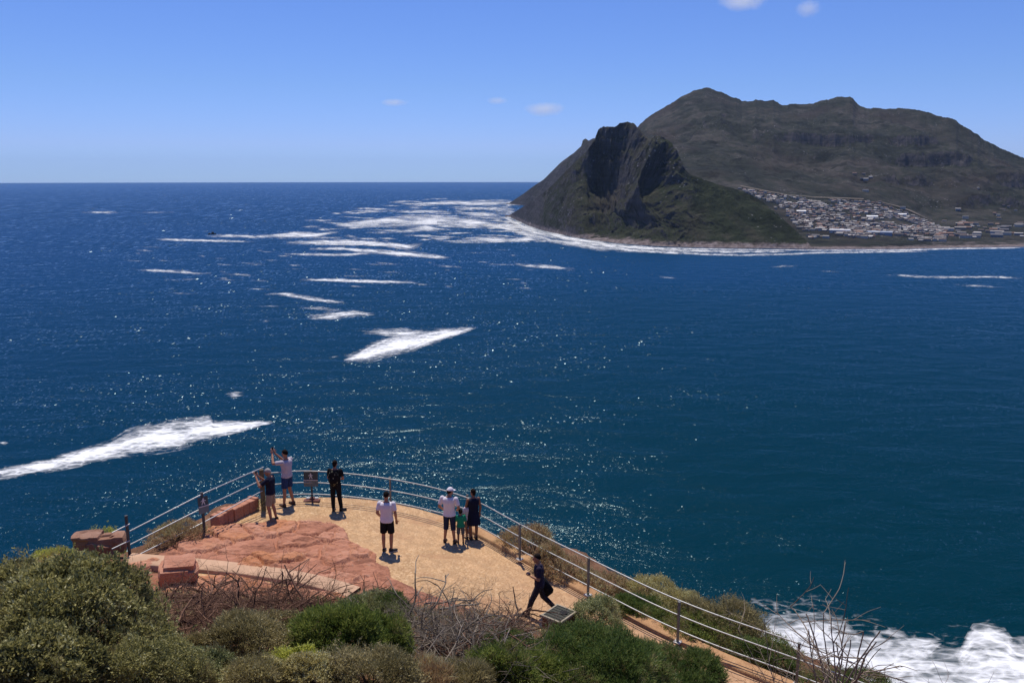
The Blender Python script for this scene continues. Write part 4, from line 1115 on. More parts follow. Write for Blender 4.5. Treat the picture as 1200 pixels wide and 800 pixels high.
    # clothes
    if top:
        mat, sl = top['mat'], top.get('sleeve', 0.55)
        b = bmesh.new()
        rs = ringset(0.016)
        lowf = top.get('low', -0.06)
        up = P['neck'] - P['pelvis']
        ax0, ay0 = rs[1][3], rs[1][4]
        fl = top.get('flare', 0.0)
        sel = [(P['pelvis'] + up * lowf, (0.176 + fl) * S, (0.128 + fl) * S, ax0, ay0)] + [(c, w * 1.02, d_ * 1.03, a1, a2) for (c, w, d_, a1, a2) in rs if ((c - P['pelvis']).dot(up) / up.length_squared) > lowf + 0.05][:-1]
        sel.append((P['pelvis'] + up * 0.985, 0.080 * S, 0.072 * S, shv, rs[-1][4]))
        torso(b, sel)
        if sl > 0:
            for s in 'LR':
                e = P['sh' + s].lerp(P['el' + s], min(sl * 1.35, 1.0))
                tube(b, [P['sh' + s] - (P['el' + s] - P['sh' + s]) * 0.12, P['sh' + s], e], [0.066 * S, 0.074 * S, 0.066 * S], 12)
                ell(b, P['sh' + s] + Vector((0, 0, 0.002)) * S, (0.070 * S,) * 3, None, 12)
                if sl > 0.9:
                    tube(b, [P['el' + s] - (P['wr' + s] - P['el' + s]) * 0.1, P['wr' + s]], [0.056 * S, 0.042 * S], 12)
        remeshed(top.get('name', 'shirt'), b, 0.011 * S, MAT[mat], root, 3)
    if bottom:
        mat, ln = bottom['mat'], bottom['len']       # share of the leg that is covered
        b = bmesh.new()
        up = P['neck'] - P['pelvis']; rs = ringset(0.010)
        torso(b, [(P['pelvis'] + up * f, w * S, d_ * S, rs[1][3], rs[1][4]) for f, w, d_ in ((-0.17, 0.172, 0.128), (-0.05, 0.182, 0.132), (0.03, 0.176, 0.126), (0.10, 0.164, 0.116))])
        for s in 'LR':
            pts, rad = [P['hip' + s]], [0.102 * S]
            if ln <= 0.5:
                pts.append(P['hip' + s].lerp(P['knee' + s], ln * 2)); rad.append((0.098 if ln > 0.3 else 0.10) * S)
            else:
                pts += [P['knee' + s], P['knee' + s].lerp(P['ank' + s], (ln - 0.5) * 2)]; rad += [0.078 * S, (0.060 if not bottom.get('wide') else 0.078) * S]
            tube(b, pts, rad, 14)
        remeshed(bottom.get('name', 'shorts' if ln < 0.7 else 'trousers'), b, 0.011 * S, MAT[mat], root, 3)
    if shoes:
        for s in 'LR':
            toe = Vector(J['toe' + s]); pitch = toe.z
            toe = toe.normalized(); tx = toe.cross(Vector((0, 0, 1))).normalized(); tz = tx.cross(toe)
            b = bmesh.new()
            rot = Matrix((tx, toe, tz)).transposed()
            a = P['ank' + s]
            ell(b, a + toe * 0.055 * S - tz * 0.045 * S, (0.048 * S, 0.140 * S, 0.040 * S), rot, 14)
            ell(b, a - toe * 0.015 * S - tz * 0.012 * S, (0.046 * S, 0.062 * S, 0.055 * S), rot, 12)
            so = remeshed('shoe', b, 0.010 * S, MAT[shoes], root, 1)
            b = bmesh.new(); bx(b, tuple(a + toe * 0.055 * S - tz * 0.078 * S), (0.085 * S, 0.255 * S, 0.016 * S), rot, 0.006 * S)
            obj_bm('sole', b, MAT['sole'] if shoes == 'blackshoe' and label.startswith('man in white T-shirt and black') else MAT['blackshoe'], so)
    return root
def world_of(root, p, S):
    a = root.rotation_euler.z; c, s = math.cos(a), math.sin(a)
    return Vector((root.location.x + (p[0] * c - p[1] * s) * S, root.location.y + (p[0] * s + p[1] * c) * S, root.location.z + p[2] * S))

g = 'visitors on the terrace'
# 1: grey-haired man taking a photograph towards the left
b = T(319, 611); S = 1.72 / 1.75
p1 = person(b, 1.72, 84, 'grey-haired man in navy T-shirt and khaki shorts photographing with raised arms', 'skin', dict(
    elL=(-0.28, 0.22, 1.24), elR=(0.22, 0.20, 1.20), wrL=(-0.10, 0.40, 1.50), wrR=(0.06, 0.40, 1.46), hdL=(0.25, 0.3, 1), hdR=(-0.25, 0.3, 1), head=(0, 0.05, 1.60), nod=4,
    kneeL=(-0.12, 0.04, 0.50), kneeR=(0.12, 0.0, 0.50), ankR=(0.13, -0.08, 0.085)), dict(mat='navy', low=-0.10), dict(mat='khaki', len=0.42), 'blackshoe', ('hair_grey', 'short'), group=g)
bm = bmesh.new(); bx(bm, (0, 0, 0), (0.125, 0.055, 0.085), None, 0.012); cam_o = obj_bm('camera', bm, MAT['blackshoe'])
bm = bmesh.new(); tube(bm, [(0, 0.02, 0), (0, 0.09, 0)], [0.034, 0.032], 14); obj_bm('lens', bm, MAT['pale_plate'], cam_o)
cam_o.location = world_of(p1, (-0.02, 0.44, 1.585), S); cam_o.rotation_euler = (0, 0, R(84)); tag(cam_o, 'small camera with a pale lens in the hands of the grey-haired man', 'camera')
# 2: tall man holding up a phone
b = T(338, 592); S = 1.85 / 1.75
p2 = person(b, 1.85, 62, 'tall man in light grey T-shirt and blue shorts holding up a phone', 'skin', dict(
    elL=(-0.26, 0.27, 1.36), elR=(0.22, 0.30, 1.30), wrL=(-0.08, 0.46, 1.58), wrR=(0.05, 0.47, 1.56), hdL=(0.2, 0.2, 1), hdR=(-0.2, 0.2, 1), head=(0, 0.03, 1.63),
    ankL=(-0.16, 0.02, 0.085), ankR=(0.15, -0.06, 0.085)), dict(mat='lightgrey', low=-0.10, sleeve=0.5), dict(mat='blue_shorts', len=0.40), 'brownshoe', ('hair_dark', 'short'), group=g)
bm = bmesh.new(); bx(bm, (0, 0, 0), (0.078, 0.011, 0.155), None, 0.006); ph = obj_bm('phone', bm, MAT['blackshoe'])
bm = bmesh.new(); bx(bm, (0, -0.0065, 0), (0.068, 0.002, 0.138), None, 0.0); obj_bm('screen', bm, MAT['black'], ph)
ph.location = world_of(p2, (-0.015, 0.50, 1.70), S); ph.rotation_euler = (0, 0, R(62)); tag(ph, 'dark phone held up by the tall man in blue shorts', 'phone')
# 3: person in black with a patterned backpack
b = T(394.5, 598.5); S = 1.68 / 1.75
p3 = person(b, 1.68, -6, 'person dressed all in black with hair tied up, looking out to sea', 'skin', dict(
    elL=(-0.25, 0.04, 1.14), elR=(0.26, 0.02, 1.14), wrL=(-0.12, 0.22, 1.02), wrR=(0.15, 0.22, 1.05), ankL=(-0.10, -0.02, 0.085), ankR=(0.15, 0.05, 0.085), toeR=(0.75, 0.6, 0)),
    dict(mat='blackcloth', low=-0.10, sleeve=0.5), dict(mat='blackcloth', len=0.97), 'blackshoe', ('hair_dark', 'bun'), group=g)
bm = bmesh.new()
ell(bm, (0, 0, 0), (0.185, 0.095, 0.255), None, 18); ell(bm, (0, -0.05, -0.07), (0.13, 0.07, 0.13), None, 14)
bp = remeshed('backpack', bm, 0.012, MAT['pattern'], None, 2)
bm = bmesh.new()
for sx in (-1, 1): tube(bm, [(sx * 0.09, 0.05, 0.20), (sx * 0.13, 0.12, 0.25), (sx * 0.14, 0.24, 0.18), (sx * 0.13, 0.24, 0.0), (sx * 0.14, 0.05, -0.14)], 0.016, 8)
obj_bm('strap', bm, MAT['blackcloth'], bp, True)
bp.location = world_of(p3, (0, -0.165, 1.20), S); bp.rotation_euler = (0, 0, R(-6)); tag(bp, 'black backpack with pale motifs worn by the person in black', 'backpack')
# 4: man standing alone in the middle
b = T(454.5, 646)
person(b, 1.82, -4, 'man in white T-shirt and black shorts standing alone in the middle of the terrace', 'skin', dict(
    elL=(-0.26, -0.02, 1.14), elR=(0.25, -0.03, 1.13), wrL=(-0.19, 0.14, 0.96), wrR=(0.24, 0.10, 0.90), ankL=(-0.10, -0.03, 0.085), ankR=(0.10, 0.0, 0.085), toeR=(0.9, 0.55, 0), toeL=(0.05, 1, 0)),
    dict(mat='white', low=-0.12, sleeve=0.5, flare=0.008), dict(mat='blackcloth', len=0.43), 'blackshoe', ('hair_dark', 'short'), group=g)
# 5: man in white cap
b = T(527, 635.5); S = 1.74 / 1.75
p5 = person(b, 1.74, -14, 'heavy man in white T-shirt, white cap and dark blue cropped trousers beside a toddler', 'skin', dict(
    shL=(-0.21, 0, 1.41), shR=(0.21, 0, 1.41), elL=(-0.31, -0.02, 1.14), elR=(0.30, 0.0, 1.14), wrL=(-0.22, 0.16, 0.97), wrR=(0.20, 0.20, 1.0), look=-30, nod=-16, head=(0.02, 0.05, 1.60), ankL=(-0.15, -0.02, 0.085), ankR=(0.15, 0, 0.085)),
    dict(mat='white', low=-0.13, sleeve=0.55, flare=0.03), dict(mat='denim', len=0.60, wide=True), 'brownshoe', ('hair_dark', 'short'), group=g)
bm = bmesh.new()
bmesh.ops.create_uvsphere(bm, u_segments=20, v_segments=12, radius=1.0)
for v in bm.verts:
    if v.co.z < 0.15: v.co.z = 0.15 + (v.co.z - 0.15) * 0.05
    v.co = Vector((v.co.x * 0.094, v.co.y * 0.115, v.co.z * 0.115))
cap_o = obj_bm('cap', bm, MAT['white'], p5, True)
bm = bmesh.new(); ell(bm, (0, 0.125, 0.015), (0.075, 0.085, 0.012), None, 14); obj_bm('visor', bm, MAT['white'], cap_o, True)
cap_o.location = Vector((0.02, 0.045, 1.635)) * S; cap_o.rotation_euler = (R(-10), 0, R(-30))
# 6: toddler
b = T(540, 636.5)
person(b, 1.08, 8, 'toddler in green shirt and grey-blue shorts at the heavy man\'s side', 'skin_brown', dict(elL=(-0.26, 0.02, 1.14), wrL=(-0.25, 0.18, 1.02), ankL=(-0.12, 0.0, 0.085)),
    dict(mat='green', low=-0.14, sleeve=0.7, flare=0.02), dict(mat='greygreen', len=0.52, wide=True), 'brownshoe', ('hair_dark', 'curly'), child=True, group=g)
# 7: child in front of the woman
b = T(549.5, 630.5)
person(b, 1.24, 40, 'child in pale pink shirt and dark shorts half hidden by the woman in the dress', 'skin_brown', dict(elL=(-0.25, 0.06, 1.14), wrL=(-0.12, 0.2, 1.05), elR=(0.25, 0.04, 1.14), wrR=(0.10, 0.22, 1.08)),
    dict(mat='pinkwhite', low=-0.12, sleeve=0.6, flare=0.015), dict(mat='greygreen', len=0.45), 'blackshoe', ('hair_dark', 'long'), child=True, group=g)
# 8: woman in a dark dress
b = T(555, 631.5); S = 1.60 / 1.75
p8 = person(b, 1.60, 24, 'woman with tied-up hair in a sleeveless dark dress by the railing', 'skin_brown', dict(elR=(0.24, -0.04, 1.12), wrR=(0.23, 0.02, 0.87), elL=(-0.24, 0.06, 1.14), wrL=(-0.12, 0.20, 1.04), look=20, ankL=(-0.09, 0.0, 0.085), ankR=(0.09, -0.03, 0.085)),
    dict(mat='navy', low=-0.1, sleeve=0.0, name='bodice'), None, 'brownshoe', ('hair_dark', 'bun'), group=g)
bm = bmesh.new()
X_, Y_ = Vector((1, 0, 0)), Vector((0, 1, 0))
torso(bm, [(Vector((0.01, -0.02, 0.55)) * S, 0.235 * S, 0.20 * S, X_, Y_), (Vector((0.0, -0.01, 0.78)) * S, 0.205 * S, 0.165 * S, X_, Y_), (Vector((0, 0, 0.96)) * S, 0.185 * S, 0.138 * S, X_, Y_), (Vector((0, 0, 1.10)) * S, 0.166 * S, 0.122 * S, X_, Y_)], 24)
remeshed('skirt', bm, 0.012, MAT['navy'], p8, 3)
# 9: walker
b = T(632, 720.5); S = 1.68 / 1.75
p9 = person(b, 1.68, 92, 'man in dark plum shirt and dark trousers striding left along the path', 'skin', dict(
    pelvis=(0, 0, 0.92), hipL=(-0.09, 0.02, 0.89), hipR=(0.09, -0.02, 0.89), kneeL=(-0.10, 0.20, 0.50), ankL=(-0.10, 0.33, 0.10), toeL=(0, 1, 0.12), kneeR=(0.10, -0.10, 0.50), ankR=(0.10, -0.42, 0.16), toeR=(0, 1, -0.55),
    elR=(0.27, -0.04, 1.13), wrR=(0.27, 0.03, 0.88), elL=(-0.25, 0.04, 1.14), wrL=(-0.12, 0.24, 1.18), hdL=(0.5, 0.5, 0.3), chest=(0, 0.02, 1.26), neck=(0, 0.03, 1.46), head=(0, 0.07, 1.62), shL=(-0.185, 0.03, 1.41), shR=(0.185, 0.02, 1.40)),
    dict(mat='plum', low=-0.10, sleeve=0.6), dict(mat='darktrouser', len=0.96), 'blackshoe', ('hair_dark', 'short'), group=g)
bm = bmesh.new()
rr = random.Random(5)
def fold(f, k): return 0.012 * math.sin(5 * k + 9 * f) + rr.uniform(-0.004, 0.004)
rings_ = []
for f, cx, cy, hw, hd in ((0.0, 0.10, -0.10, 0.10, 0.09), (0.25, 0.13, -0.15, 0.12, 0.12), (0.55, 0.14, -0.22, 0.12, 0.15), (0.85, 0.14, -0.30, 0.09, 0.16), (1.0, 0.14, -0.34, 0.04, 0.13)):
    rings_.append([bm.verts.new(Vector((cx + math.cos(k * 6.283 / 18) * (hw + fold(f, k)), cy + math.sin(k * 6.283 / 18) * (hd + fold(f, k)), 1.02 - 0.50 * f - 0.10 * f * math.sin(k * 6.283 / 18))) * S) for k in range(18)])
for r0, r1 in zip(rings_, rings_[1:]):
    for k in range(18): bm.faces.new((r0[k], r0[(k + 1) % 18], r1[(k + 1) % 18], r1[k]))
bm.faces.new(rings_[0]); bm.faces.new(list(reversed(rings_[-1])))
bmesh.ops.recalc_face_normals(bm, faces=bm.faces[:])
jk = obj_bm('jacket', bm, MAT['blackcloth'], None, True); jk.location = p9.location; jk.scale = (0.9, 0.82, 1.0); jk.rotation_euler = p9.rotation_euler
tag(jk, 'dark jacket hanging at the hip of the striding man', 'jacket')
bm = bmesh.new(); ell(bm, (0, 0, 0), (0.06, 0.07, 0.045), None, 12); hb = remeshed('bundle', bm, 0.012, MAT['plum'], None, 1)
hb.location = world_of(p9, (-0.06, 0.30, 1.22), S); tag(hb, 'small dark bundle held at the chest of the striding man', 'bundle')

# ================================================================== VEGETATION
def ground_hit(px, py, ymax=40.0):
    ys = np.arange(3.0, ymax, 0.05)
    a, k = ratios(px, py)
    z = CAM_Z - k * ys; g = ground_z(a * ys, ys)
    i = np.argmax(z <= g) if (z <= g).any() else len(ys) - 1
    return np.array([float(a * ys[i]), float(ys[i]), float(g[i])])
def leaf_mat(name, stops, trans=0.38, rough=0.42):
    t = NT(name)
    r = t.n('ShaderNodeNewGeometry').outputs['Random Per Island']
    n = t.ramp(t.noise(t.coord('Position'), 2.2, 5, 0.65), [(0.28, 0.0), (0.72, 1.0)])
    f = t.math('ADD', t.math('MULTIPLY', r, 0.5), t.math('MULTIPLY', n, 0.5))
    col = t.ramp(f, [(q, tuple(min(0.6, c * 3.7) for c in cc)) for q, cc in stops])
    p = t.n('ShaderNodeBsdfPrincipled'); t.l(col, p.inputs['Base Color']); p.inputs['Roughness'].default_value = rough; p.inputs['Specular IOR Level'].default_value = 0.3
    tr = t.n('ShaderNodeBsdfTranslucent'); t.l(col, tr.inputs['Color'])
    m = t.n('ShaderNodeMixShader'); m.inputs[0].default_value = trans
    t.l(p.outputs[0], m.inputs[1]); t.l(tr.outputs[0], m.inputs[2]); t.l(m.outputs[0], t.out.inputs['Surface'])
    return t.m
LM = dict(
    olive=leaf_mat('olive_leaves', [(0.2, (0.030, 0.030, 0.012)), (0.5, (0.075, 0.072, 0.026)), (0.72, (0.14, 0.125, 0.048)), (0.92, (0.24, 0.20, 0.10))]),
    green=leaf_mat('green_leaves', [(0.2, (0.013, 0.024, 0.006)), (0.5, (0.034, 0.052, 0.013)), (0.8, (0.082, 0.092, 0.030))]),
    bright=leaf_mat('bright_green_leaves', [(0.2, (0.020, 0.032, 0.007)), (0.5, (0.052, 0.067, 0.014)), (0.8, (0.105, 0.110, 0.030))]),
    yellow=leaf_mat('yellow_green_leaves', [(0.2, (0.075, 0.080, 0.012)), (0.5, (0.17, 0.165, 0.025)), (0.8, (0.28, 0.26, 0.05))]),
    grey=leaf_mat('grey_green_leaves', [(0.2, (0.034, 0.039, 0.015)), (0.5, (0.078, 0.084, 0.036)), (0.8, (0.165, 0.165, 0.085))]),
    mound=leaf_mat('straw_olive_leaves', [(0.2, (0.070, 0.060, 0.022)), (0.5, (0.150, 0.125, 0.048)), (0.8, (0.25, 0.21, 0.095))]),
    dry=leaf_mat('dry_brown_leaves', [(0.2, (0.055, 0.034, 0.018)), (0.5, (0.13, 0.083, 0.042)), (0.8, (0.25, 0.17, 0.09))]),
    twig=leaf_mat('grey_brown_scrub', [(0.2, (0.036, 0.031, 0.013)), (0.5, (0.080, 0.068, 0.030)), (0.8, (0.155, 0.130, 0.066))]),
)
def bark(name, lo, hi):
    t = NT(name); c = t.coord('Position')
    n = t.noise(c, 5, 5, 0.7)
    r = t.n('ShaderNodeNewGeometry').outputs['Random Per Island']
    t.principled(t.ramp(t.math('ADD', t.math('MULTIPLY', n, 0.5), t.math('MULTIPLY', r, 0.5)), [(0.25, lo), (0.75, hi)]), 0.9, spec=0.15); return t.m
MAT['dead_grey'] = bark('weathered_dead_wood', (0.060, 0.048, 0.038), (0.30, 0.25, 0.20))
MAT['dead_brown'] = bark('brown_dead_wood', (0.060, 0.030, 0.020), (0.24, 0.135, 0.092))
MAT['stem'] = bark('shrub_stems', (0.045, 0.034, 0.024), (0.16, 0.125, 0.09))
MAT['pale_twig'] = bark('pale_bare_twigs', (0.14, 0.105, 0.08), (0.36, 0.29, 0.22))

LEAF = dict(  # length, width, leaves per sprig, sprig length, upright
    broad=(0.060, 0.026, 7, 0.10, 0.35), needle=(0.085, 0.010, 9, 0.10, 0.9), small=(0.036, 0.016, 8, 0.08, 0.4), grass=(0.16, 0.008, 6, 0.04, 1.3))
def leaves_from(pts, dirs, kind, rs, scale=1.0):
    L, W, n, sl, upr = LEAF[kind]
    L, W, sl = L * scale, W * scale, sl * scale
    N = len(pts)
    p = np.repeat(pts, n, 0); d = np.repeat(dirs, n, 0)
    t = rs.rand(N * n, 1)
    ax = d + rs.normal(0, 0.75 if kind != 'needle' else 0.45, (N * n, 3)); ax[:, 2] += 0.25 * upr
    ax /= np.linalg.norm(ax, axis=1, keepdims=True)
    sd = np.cross(ax, rs.normal(0, 1, (N * n, 3))); sd /= np.linalg.norm(sd, axis=1, keepdims=True) + 1e-9
    nm = np.cross(ax, sd)
    b = p + d * (t * sl) + rs.normal(0, 0.012, (N * n, 3))
    l = L * rs.uniform(0.65, 1.25, (N * n, 1)); w = W * rs.uniform(0.7, 1.25, (N * n, 1))
    v = np.stack([b, b + ax * l * 0.5 + sd * w * 0.5 + nm * l * 0.05, b + ax * l, b + ax * l * 0.5 - sd * w * 0.5 + nm * l * 0.05], 1)
    return v.reshape(-1, 3), np.arange(N * n * 4).reshape(-1, 4)
def shrub(name, label, base, rx, ry, h, kind, mat, count, seed, group=None, lobes=9, scale=1.0, stem=True, slope=None, ragged=0.35, cat='shrub', low=0.0):
    """an irregular mound of sprigs standing on base"""
    rs = np.random.RandomState(seed)
    root = empty(name, tuple(base), label, cat, group)
    C = [np.array([0, 0, h * 0.12])]; Rr = [np.array([rx * 0.90, ry * 0.90, h * 0.74])]
    for i in range(lobes):
        a = rs.uniform(0, 2 * np.pi); e = rs.uniform(0.1, 1.3)
        c = np.array([np.cos(a) * np.cos(e) * rx * 0.72, np.sin(a) * np.cos(e) * ry * 0.72, h * 0.12 + np.sin(e) * h * 0.52])
        q = rs.uniform(0.26, 0.44)
        C.append(c); Rr.append(np.array([rx * q, ry * q, h * q * 1.05]))
    C = np.array(C); Rr = np.array(Rr)
    area = (Rr[:, 0] * Rr[:, 1] + Rr[:, 0] * Rr[:, 2] + Rr[:, 1] * Rr[:, 2]); area[0] *= 0.8
    li = rs.choice(len(C), count * 3, p=area / area.sum())
    d = rs.normal(0, 1, (count * 3, 3)); d[:, 2] = np.abs(d[:, 2]) * np.where(rs.rand(count * 3) < 0.78, 1, -0.7)
    d /= np.linalg.norm(d, axis=1, keepdims=True)
    rad = rs.uniform(0.62, 1.04, (count * 3, 1)) ** 0.7 * np.where(rs.rand(count * 3, 1) < 0.10, rs.uniform(1.03, 1.22, (count * 3, 1)), 1.0)
    rad = rad * (1 + 0.42 * fbm(d[:, 0] * 1.7 + li * 3.1, d[:, 1] * 1.7, d[:, 2] * 1.7, seed=seed + 50, octaves=3)[:, None])
    p = C[li] + d * Rr[li] * rad
    ok = p[:, 2] > -0.35
    for k in range(len(C)):
        ok &= ~((li != k) & ((((p - C[k]) / Rr[k]) ** 2).sum(1) < 0.50))
    wp = p + base
    ok &= fbm(wp[:, 0] * 2.6, wp[:, 1] * 2.6, wp[:, 2] * 2.6, seed=seed, octaves=3) > -ragged
    p, d = p[ok][:count], d[ok][:count]
    # let the mound follow the slope it stands on
    g = ground_z(base[0] + p[:, 0], base[1] + p[:, 1]) - base[2]
    fall = np.clip(1 - p[:, 2] / (h * 1.1), 0.0, 1)
    p[:, 2] += np.clip(g, -0.9, 0.9) * (0.35 + 0.65 * fall) + low
    dirs = d * 0.7 + np.array([0, 0, 0.55]) + rs.normal(0, 0.3, p.shape); dirs /= np.linalg.norm(dirs, axis=1, keepdims=True)
    dead = (rs.rand(len(p)) < 0.5) & (fbm((p[:, 0] + base[0]) * 1.7, (p[:, 1] + base[1]) * 1.7, p[:, 2] * 1.7, seed=seed + 80, octaves=3) > 0.16)
    v, f = leaves_from(p[~dead], dirs[~dead], kind, rs, scale)
    mesh_np('foliage', v, f, LM[mat], False, root)
    if dead.sum() > 30 and cat == 'shrub':
        v, f = leaves_from(p[dead] * np.array([1, 1, 1.02]), dirs[dead], 'grass', rs, 0.75)
        mesh_np('dry_sprigs', v, f, LM['twig'], False, root)
    if stem:
        tb = Tubes(5)
        n = 60 if rx > 0.8 else 30
        for i in rs.choice(len(p), min(n, len(p)), replace=False):
            e = p[i] * rs.uniform(1.0, 1.16); s0 = np.array([rs.normal(0, rx * 0.12), rs.normal(0, ry * 0.12), -0.12])
            m1 = s0 * 0.5 + e * 0.5 + np.array([rs.normal(0, 0.08), rs.normal(0, 0.08), -0.12 * h])
            c = smooth_line(np.array([s0, m1, e]), 2)
            tb.add(c, np.linspace(0.018, 0.004, len(c)) * (1.3 if rx > 1 else 0.8))
        tb.build('stems', MAT['stem'], root)
    return root
def sh_px(name, label, pxc, py, rpx, hpx, kind, mat, count, seed, depth=0.8, **kw):
    b = ground_hit(pxc, py); m = b[1] / FPX / 0.93
    return shrub(name, label, b, rpx * m, rpx * m * depth, hpx * m * 1.08, kind, mat, count, seed, **kw)

gs = 'shrubs on the slope below the camera'; ge = 'shrubs outside the railing'
sh_px('shrub', 'biggest olive-green bush, filling the lower left', 100, 772, 112, 108, 'broad', 'olive', 13000, 101, 0.85, group=gs, lobes=22)
sh_px('shrub', 'olive bush with thin bare twigs at the far left edge', 2, 752, 66, 100, 'broad', 'olive', 6500, 102, 0.9, group=gs, lobes=9)
sh_px('shrub', 'dull olive bush at the bottom, below the tangle of dead branches', 188, 812, 66, 58, 'small', 'olive', 4200, 103, 0.8, group=gs)
sh_px('shrub', 'grey-brown scrubby bush right of the dead branches', 286, 776, 58, 54, 'small', 'twig', 4600, 104, 0.8, group=gs)
sh_px('shrub', 'straw-coloured cushion-shaped shrub at the bottom edge', 293, 812, 42, 42, 'small', 'mound', 4200, 105, 0.8, group=gs, lobes=5, scale=0.8, ragged=0.9)
sh_px('shrub', 'bright green bush in the middle of the slope', 396, 776, 70, 58, 'needle', 'bright', 6200, 106, 0.7, group=gs)
sh_px('shrub', 'small yellow-green shrub beside the straw-coloured cushion', 346, 792, 36, 32, 'small', 'yellow', 2600, 107, 0.8, group=gs)
sh_px('shrub', 'grey-green spiky shrub against the red rock', 430, 728, 46, 30, 'needle', 'grey', 3600, 108, 0.7, group=gs)
sh_px('shrub', 'dark green spiky tuft between red rock and dead brush', 458, 726, 24, 27, 'needle', 'green', 1800, 109, 0.8, group=gs)
sh_px('shrub', 'dry olive-brown bush at the bottom centre', 436, 812, 66, 50, 'small', 'twig', 4600, 110, 0.8, group=gs)
sh_px('shrub', 'wide feathery dark green shrub in front of the path', 694, 812, 108, 66, 'needle', 'green', 12000, 111, 0.75, group=gs, lobes=16, ragged=0.6)
sh_px('shrub', 'low feathery green shrub at the foot of the path, right end', 800, 812, 58, 46, 'needle', 'green', 5200, 112, 0.75, group=gs, lobes=8, ragged=0.6)
sh_px('shrub', 'green feathery shrub left of the wide one, among dead twigs', 592, 806, 44, 48, 'needle', 'bright', 3400, 113, 0.75, group=gs)
sh_px('shrub', 'grey-green bush with silvery leaves behind the ribbed lid', 699, 746, 38, 42, 'small', 'grey', 4600, 114, 0.8, group=gs)
sh_px('shrub', 'pale grass-like tuft at the bottom between green bushes', 545, 812, 36, 30, 'grass', 'twig', 2200, 115, 0.8, group=gs, stem=False)
fill = random.Random(31)
for k, (fx, fy, fr2, fh, kd, mt, lb) in enumerate([
    (150, 800, 40, 40, 'small', 'grey', 'grey-green bush between the big olive bush and the bottom edge'),
    (236, 806, 44, 44, 'small', 'grey', 'silvery grey bush left of the straw-coloured cushion'),
    (240, 772, 30, 30, 'small', 'twig', 'brown scrub at the foot of the brown tangle'),
    (330, 752, 34, 34, 'small', 'twig', 'greyish twiggy bush behind the yellow-green shrub'),
    (368, 806, 36, 34, 'small', 'mound', 'straw-olive shrub in front of the bright green bush'),
    (450, 768, 34, 44, 'needle', 'bright', 'bright green spiky shrub left of the heap of grey branches'),
    (500, 806, 34, 26, 'grass', 'dry', 'brown dry tuft below the heap of grey branches'),
    (640, 810, 50, 40, 'needle', 'bright', 'yellower green feathery shrub at the bottom, below the wide one'),
    (600, 776, 32, 30, 'needle', 'green', 'dark green shrub at the left end of the wide feathery one'),
    (752, 792, 40, 34, 'needle', 'green', 'feathery green shrub along the path edge, middle'),
    (730, 812, 50, 40, 'small', 'mound', 'straw-coloured shrub at the bottom below the feathery green ones'),
    (560, 800, 30, 24, 'small', 'twig', 'small brown scrub under the dark dead limbs'),
    (60, 806, 60, 60, 'broad', 'olive', 'low olive bush in the bottom left corner'),
]):
    sh_px('shrub', lb, fx, fy, fr2, fh, kd, mt, int(fr2 * fr2 * 1.9 + 900), 140 + k, 0.8, group=gs)
# outside the railing
sh_px('shrub', 'dry brown bush outside the railing, right of the woman in the dress', 622, 654, 38, 38, 'small', 'dry', 3600, 121, 0.7, group=ge)
sh_px('shrub', 'dry brown shrub outside the railing behind the striding man', 658, 676, 36, 36, 'small', 'dry', 3200, 122, 0.7, group=ge)
sh_px('shrub', 'rusty brown and green shrub at the second tall post', 706, 698, 34, 30, 'small', 'dry', 2400, 123, 0.8, group=ge)
sh_px('shrub', 'olive shrub at the brink above the sea, third post', 762, 712, 44, 34, 'small', 'mound', 3600, 124, 0.8, group=ge)
shrub('shrub', 'grey-brown thicket at the brink, tallest outside the railing', at_y(848, 752, 19.7), 1.20, 0.85, 1.25, 'small', 'twig', 6500, 125, group=ge, lobes=12)
shrub('shrub', 'olive-green shrub between the third post and the thicket', at_y(795, 722, 20.4), 0.95, 0.7, 0.80, 'small', 'mound', 4200, 135, group=ge, lobes=10)
sh_px('shrub', 'low dark green bush hugging the railing near the third post', 756, 728, 44, 24, 'needle', 'green', 3400, 126, 0.6, group=ge)
sh_px('shrub', 'leafy green bush between the railing and the grey-brown thicket', 832, 756, 60, 36, 'small', 'bright', 5200, 127, 0.6, group=ge, lobes=10)
sh_px('shrub', 'dark green bush beside the lowest visible post', 894, 782, 44, 34, 'small', 'green', 3800, 128, 0.6, group=ge)
sh_px('shrub', 'low green bush below the surf in the lower right', 1000, 812, 70, 24, 'small', 'green', 3600, 129, 0.5, group=ge)
shrub('shrub', 'bright yellow-green bush behind the orange boulder', at_y(122, 640, 22.2), 0.55, 0.5, 0.95, 'small', 'yellow', 2600, 130, group=ge)
sh_px('shrub', 'brown heath on the ledge behind the left railing', 208, 634, 38, 22, 'small', 'dry', 2200, 131, 0.8, group=ge, lobes=6)
sh_px('shrub', 'small yellow-green bush at the cliff edge behind the olive bush', 62, 668, 30, 22, 'small', 'yellow', 1600, 132, 0.9, group=ge)
sh_px('weed', 'pale flowering weed at the foot of the mossy corner post', 309, 600, 8, 18, 'small', 'grey', 220, 133, 1.0, cat='weed', lobes=3, stem=False)
sh_px('weed', 'yellowish weed at the foot of the left sign post', 236, 626, 8, 12, 'small', 'mound', 180, 134, 1.0, cat='weed', lobes=3, stem=False)

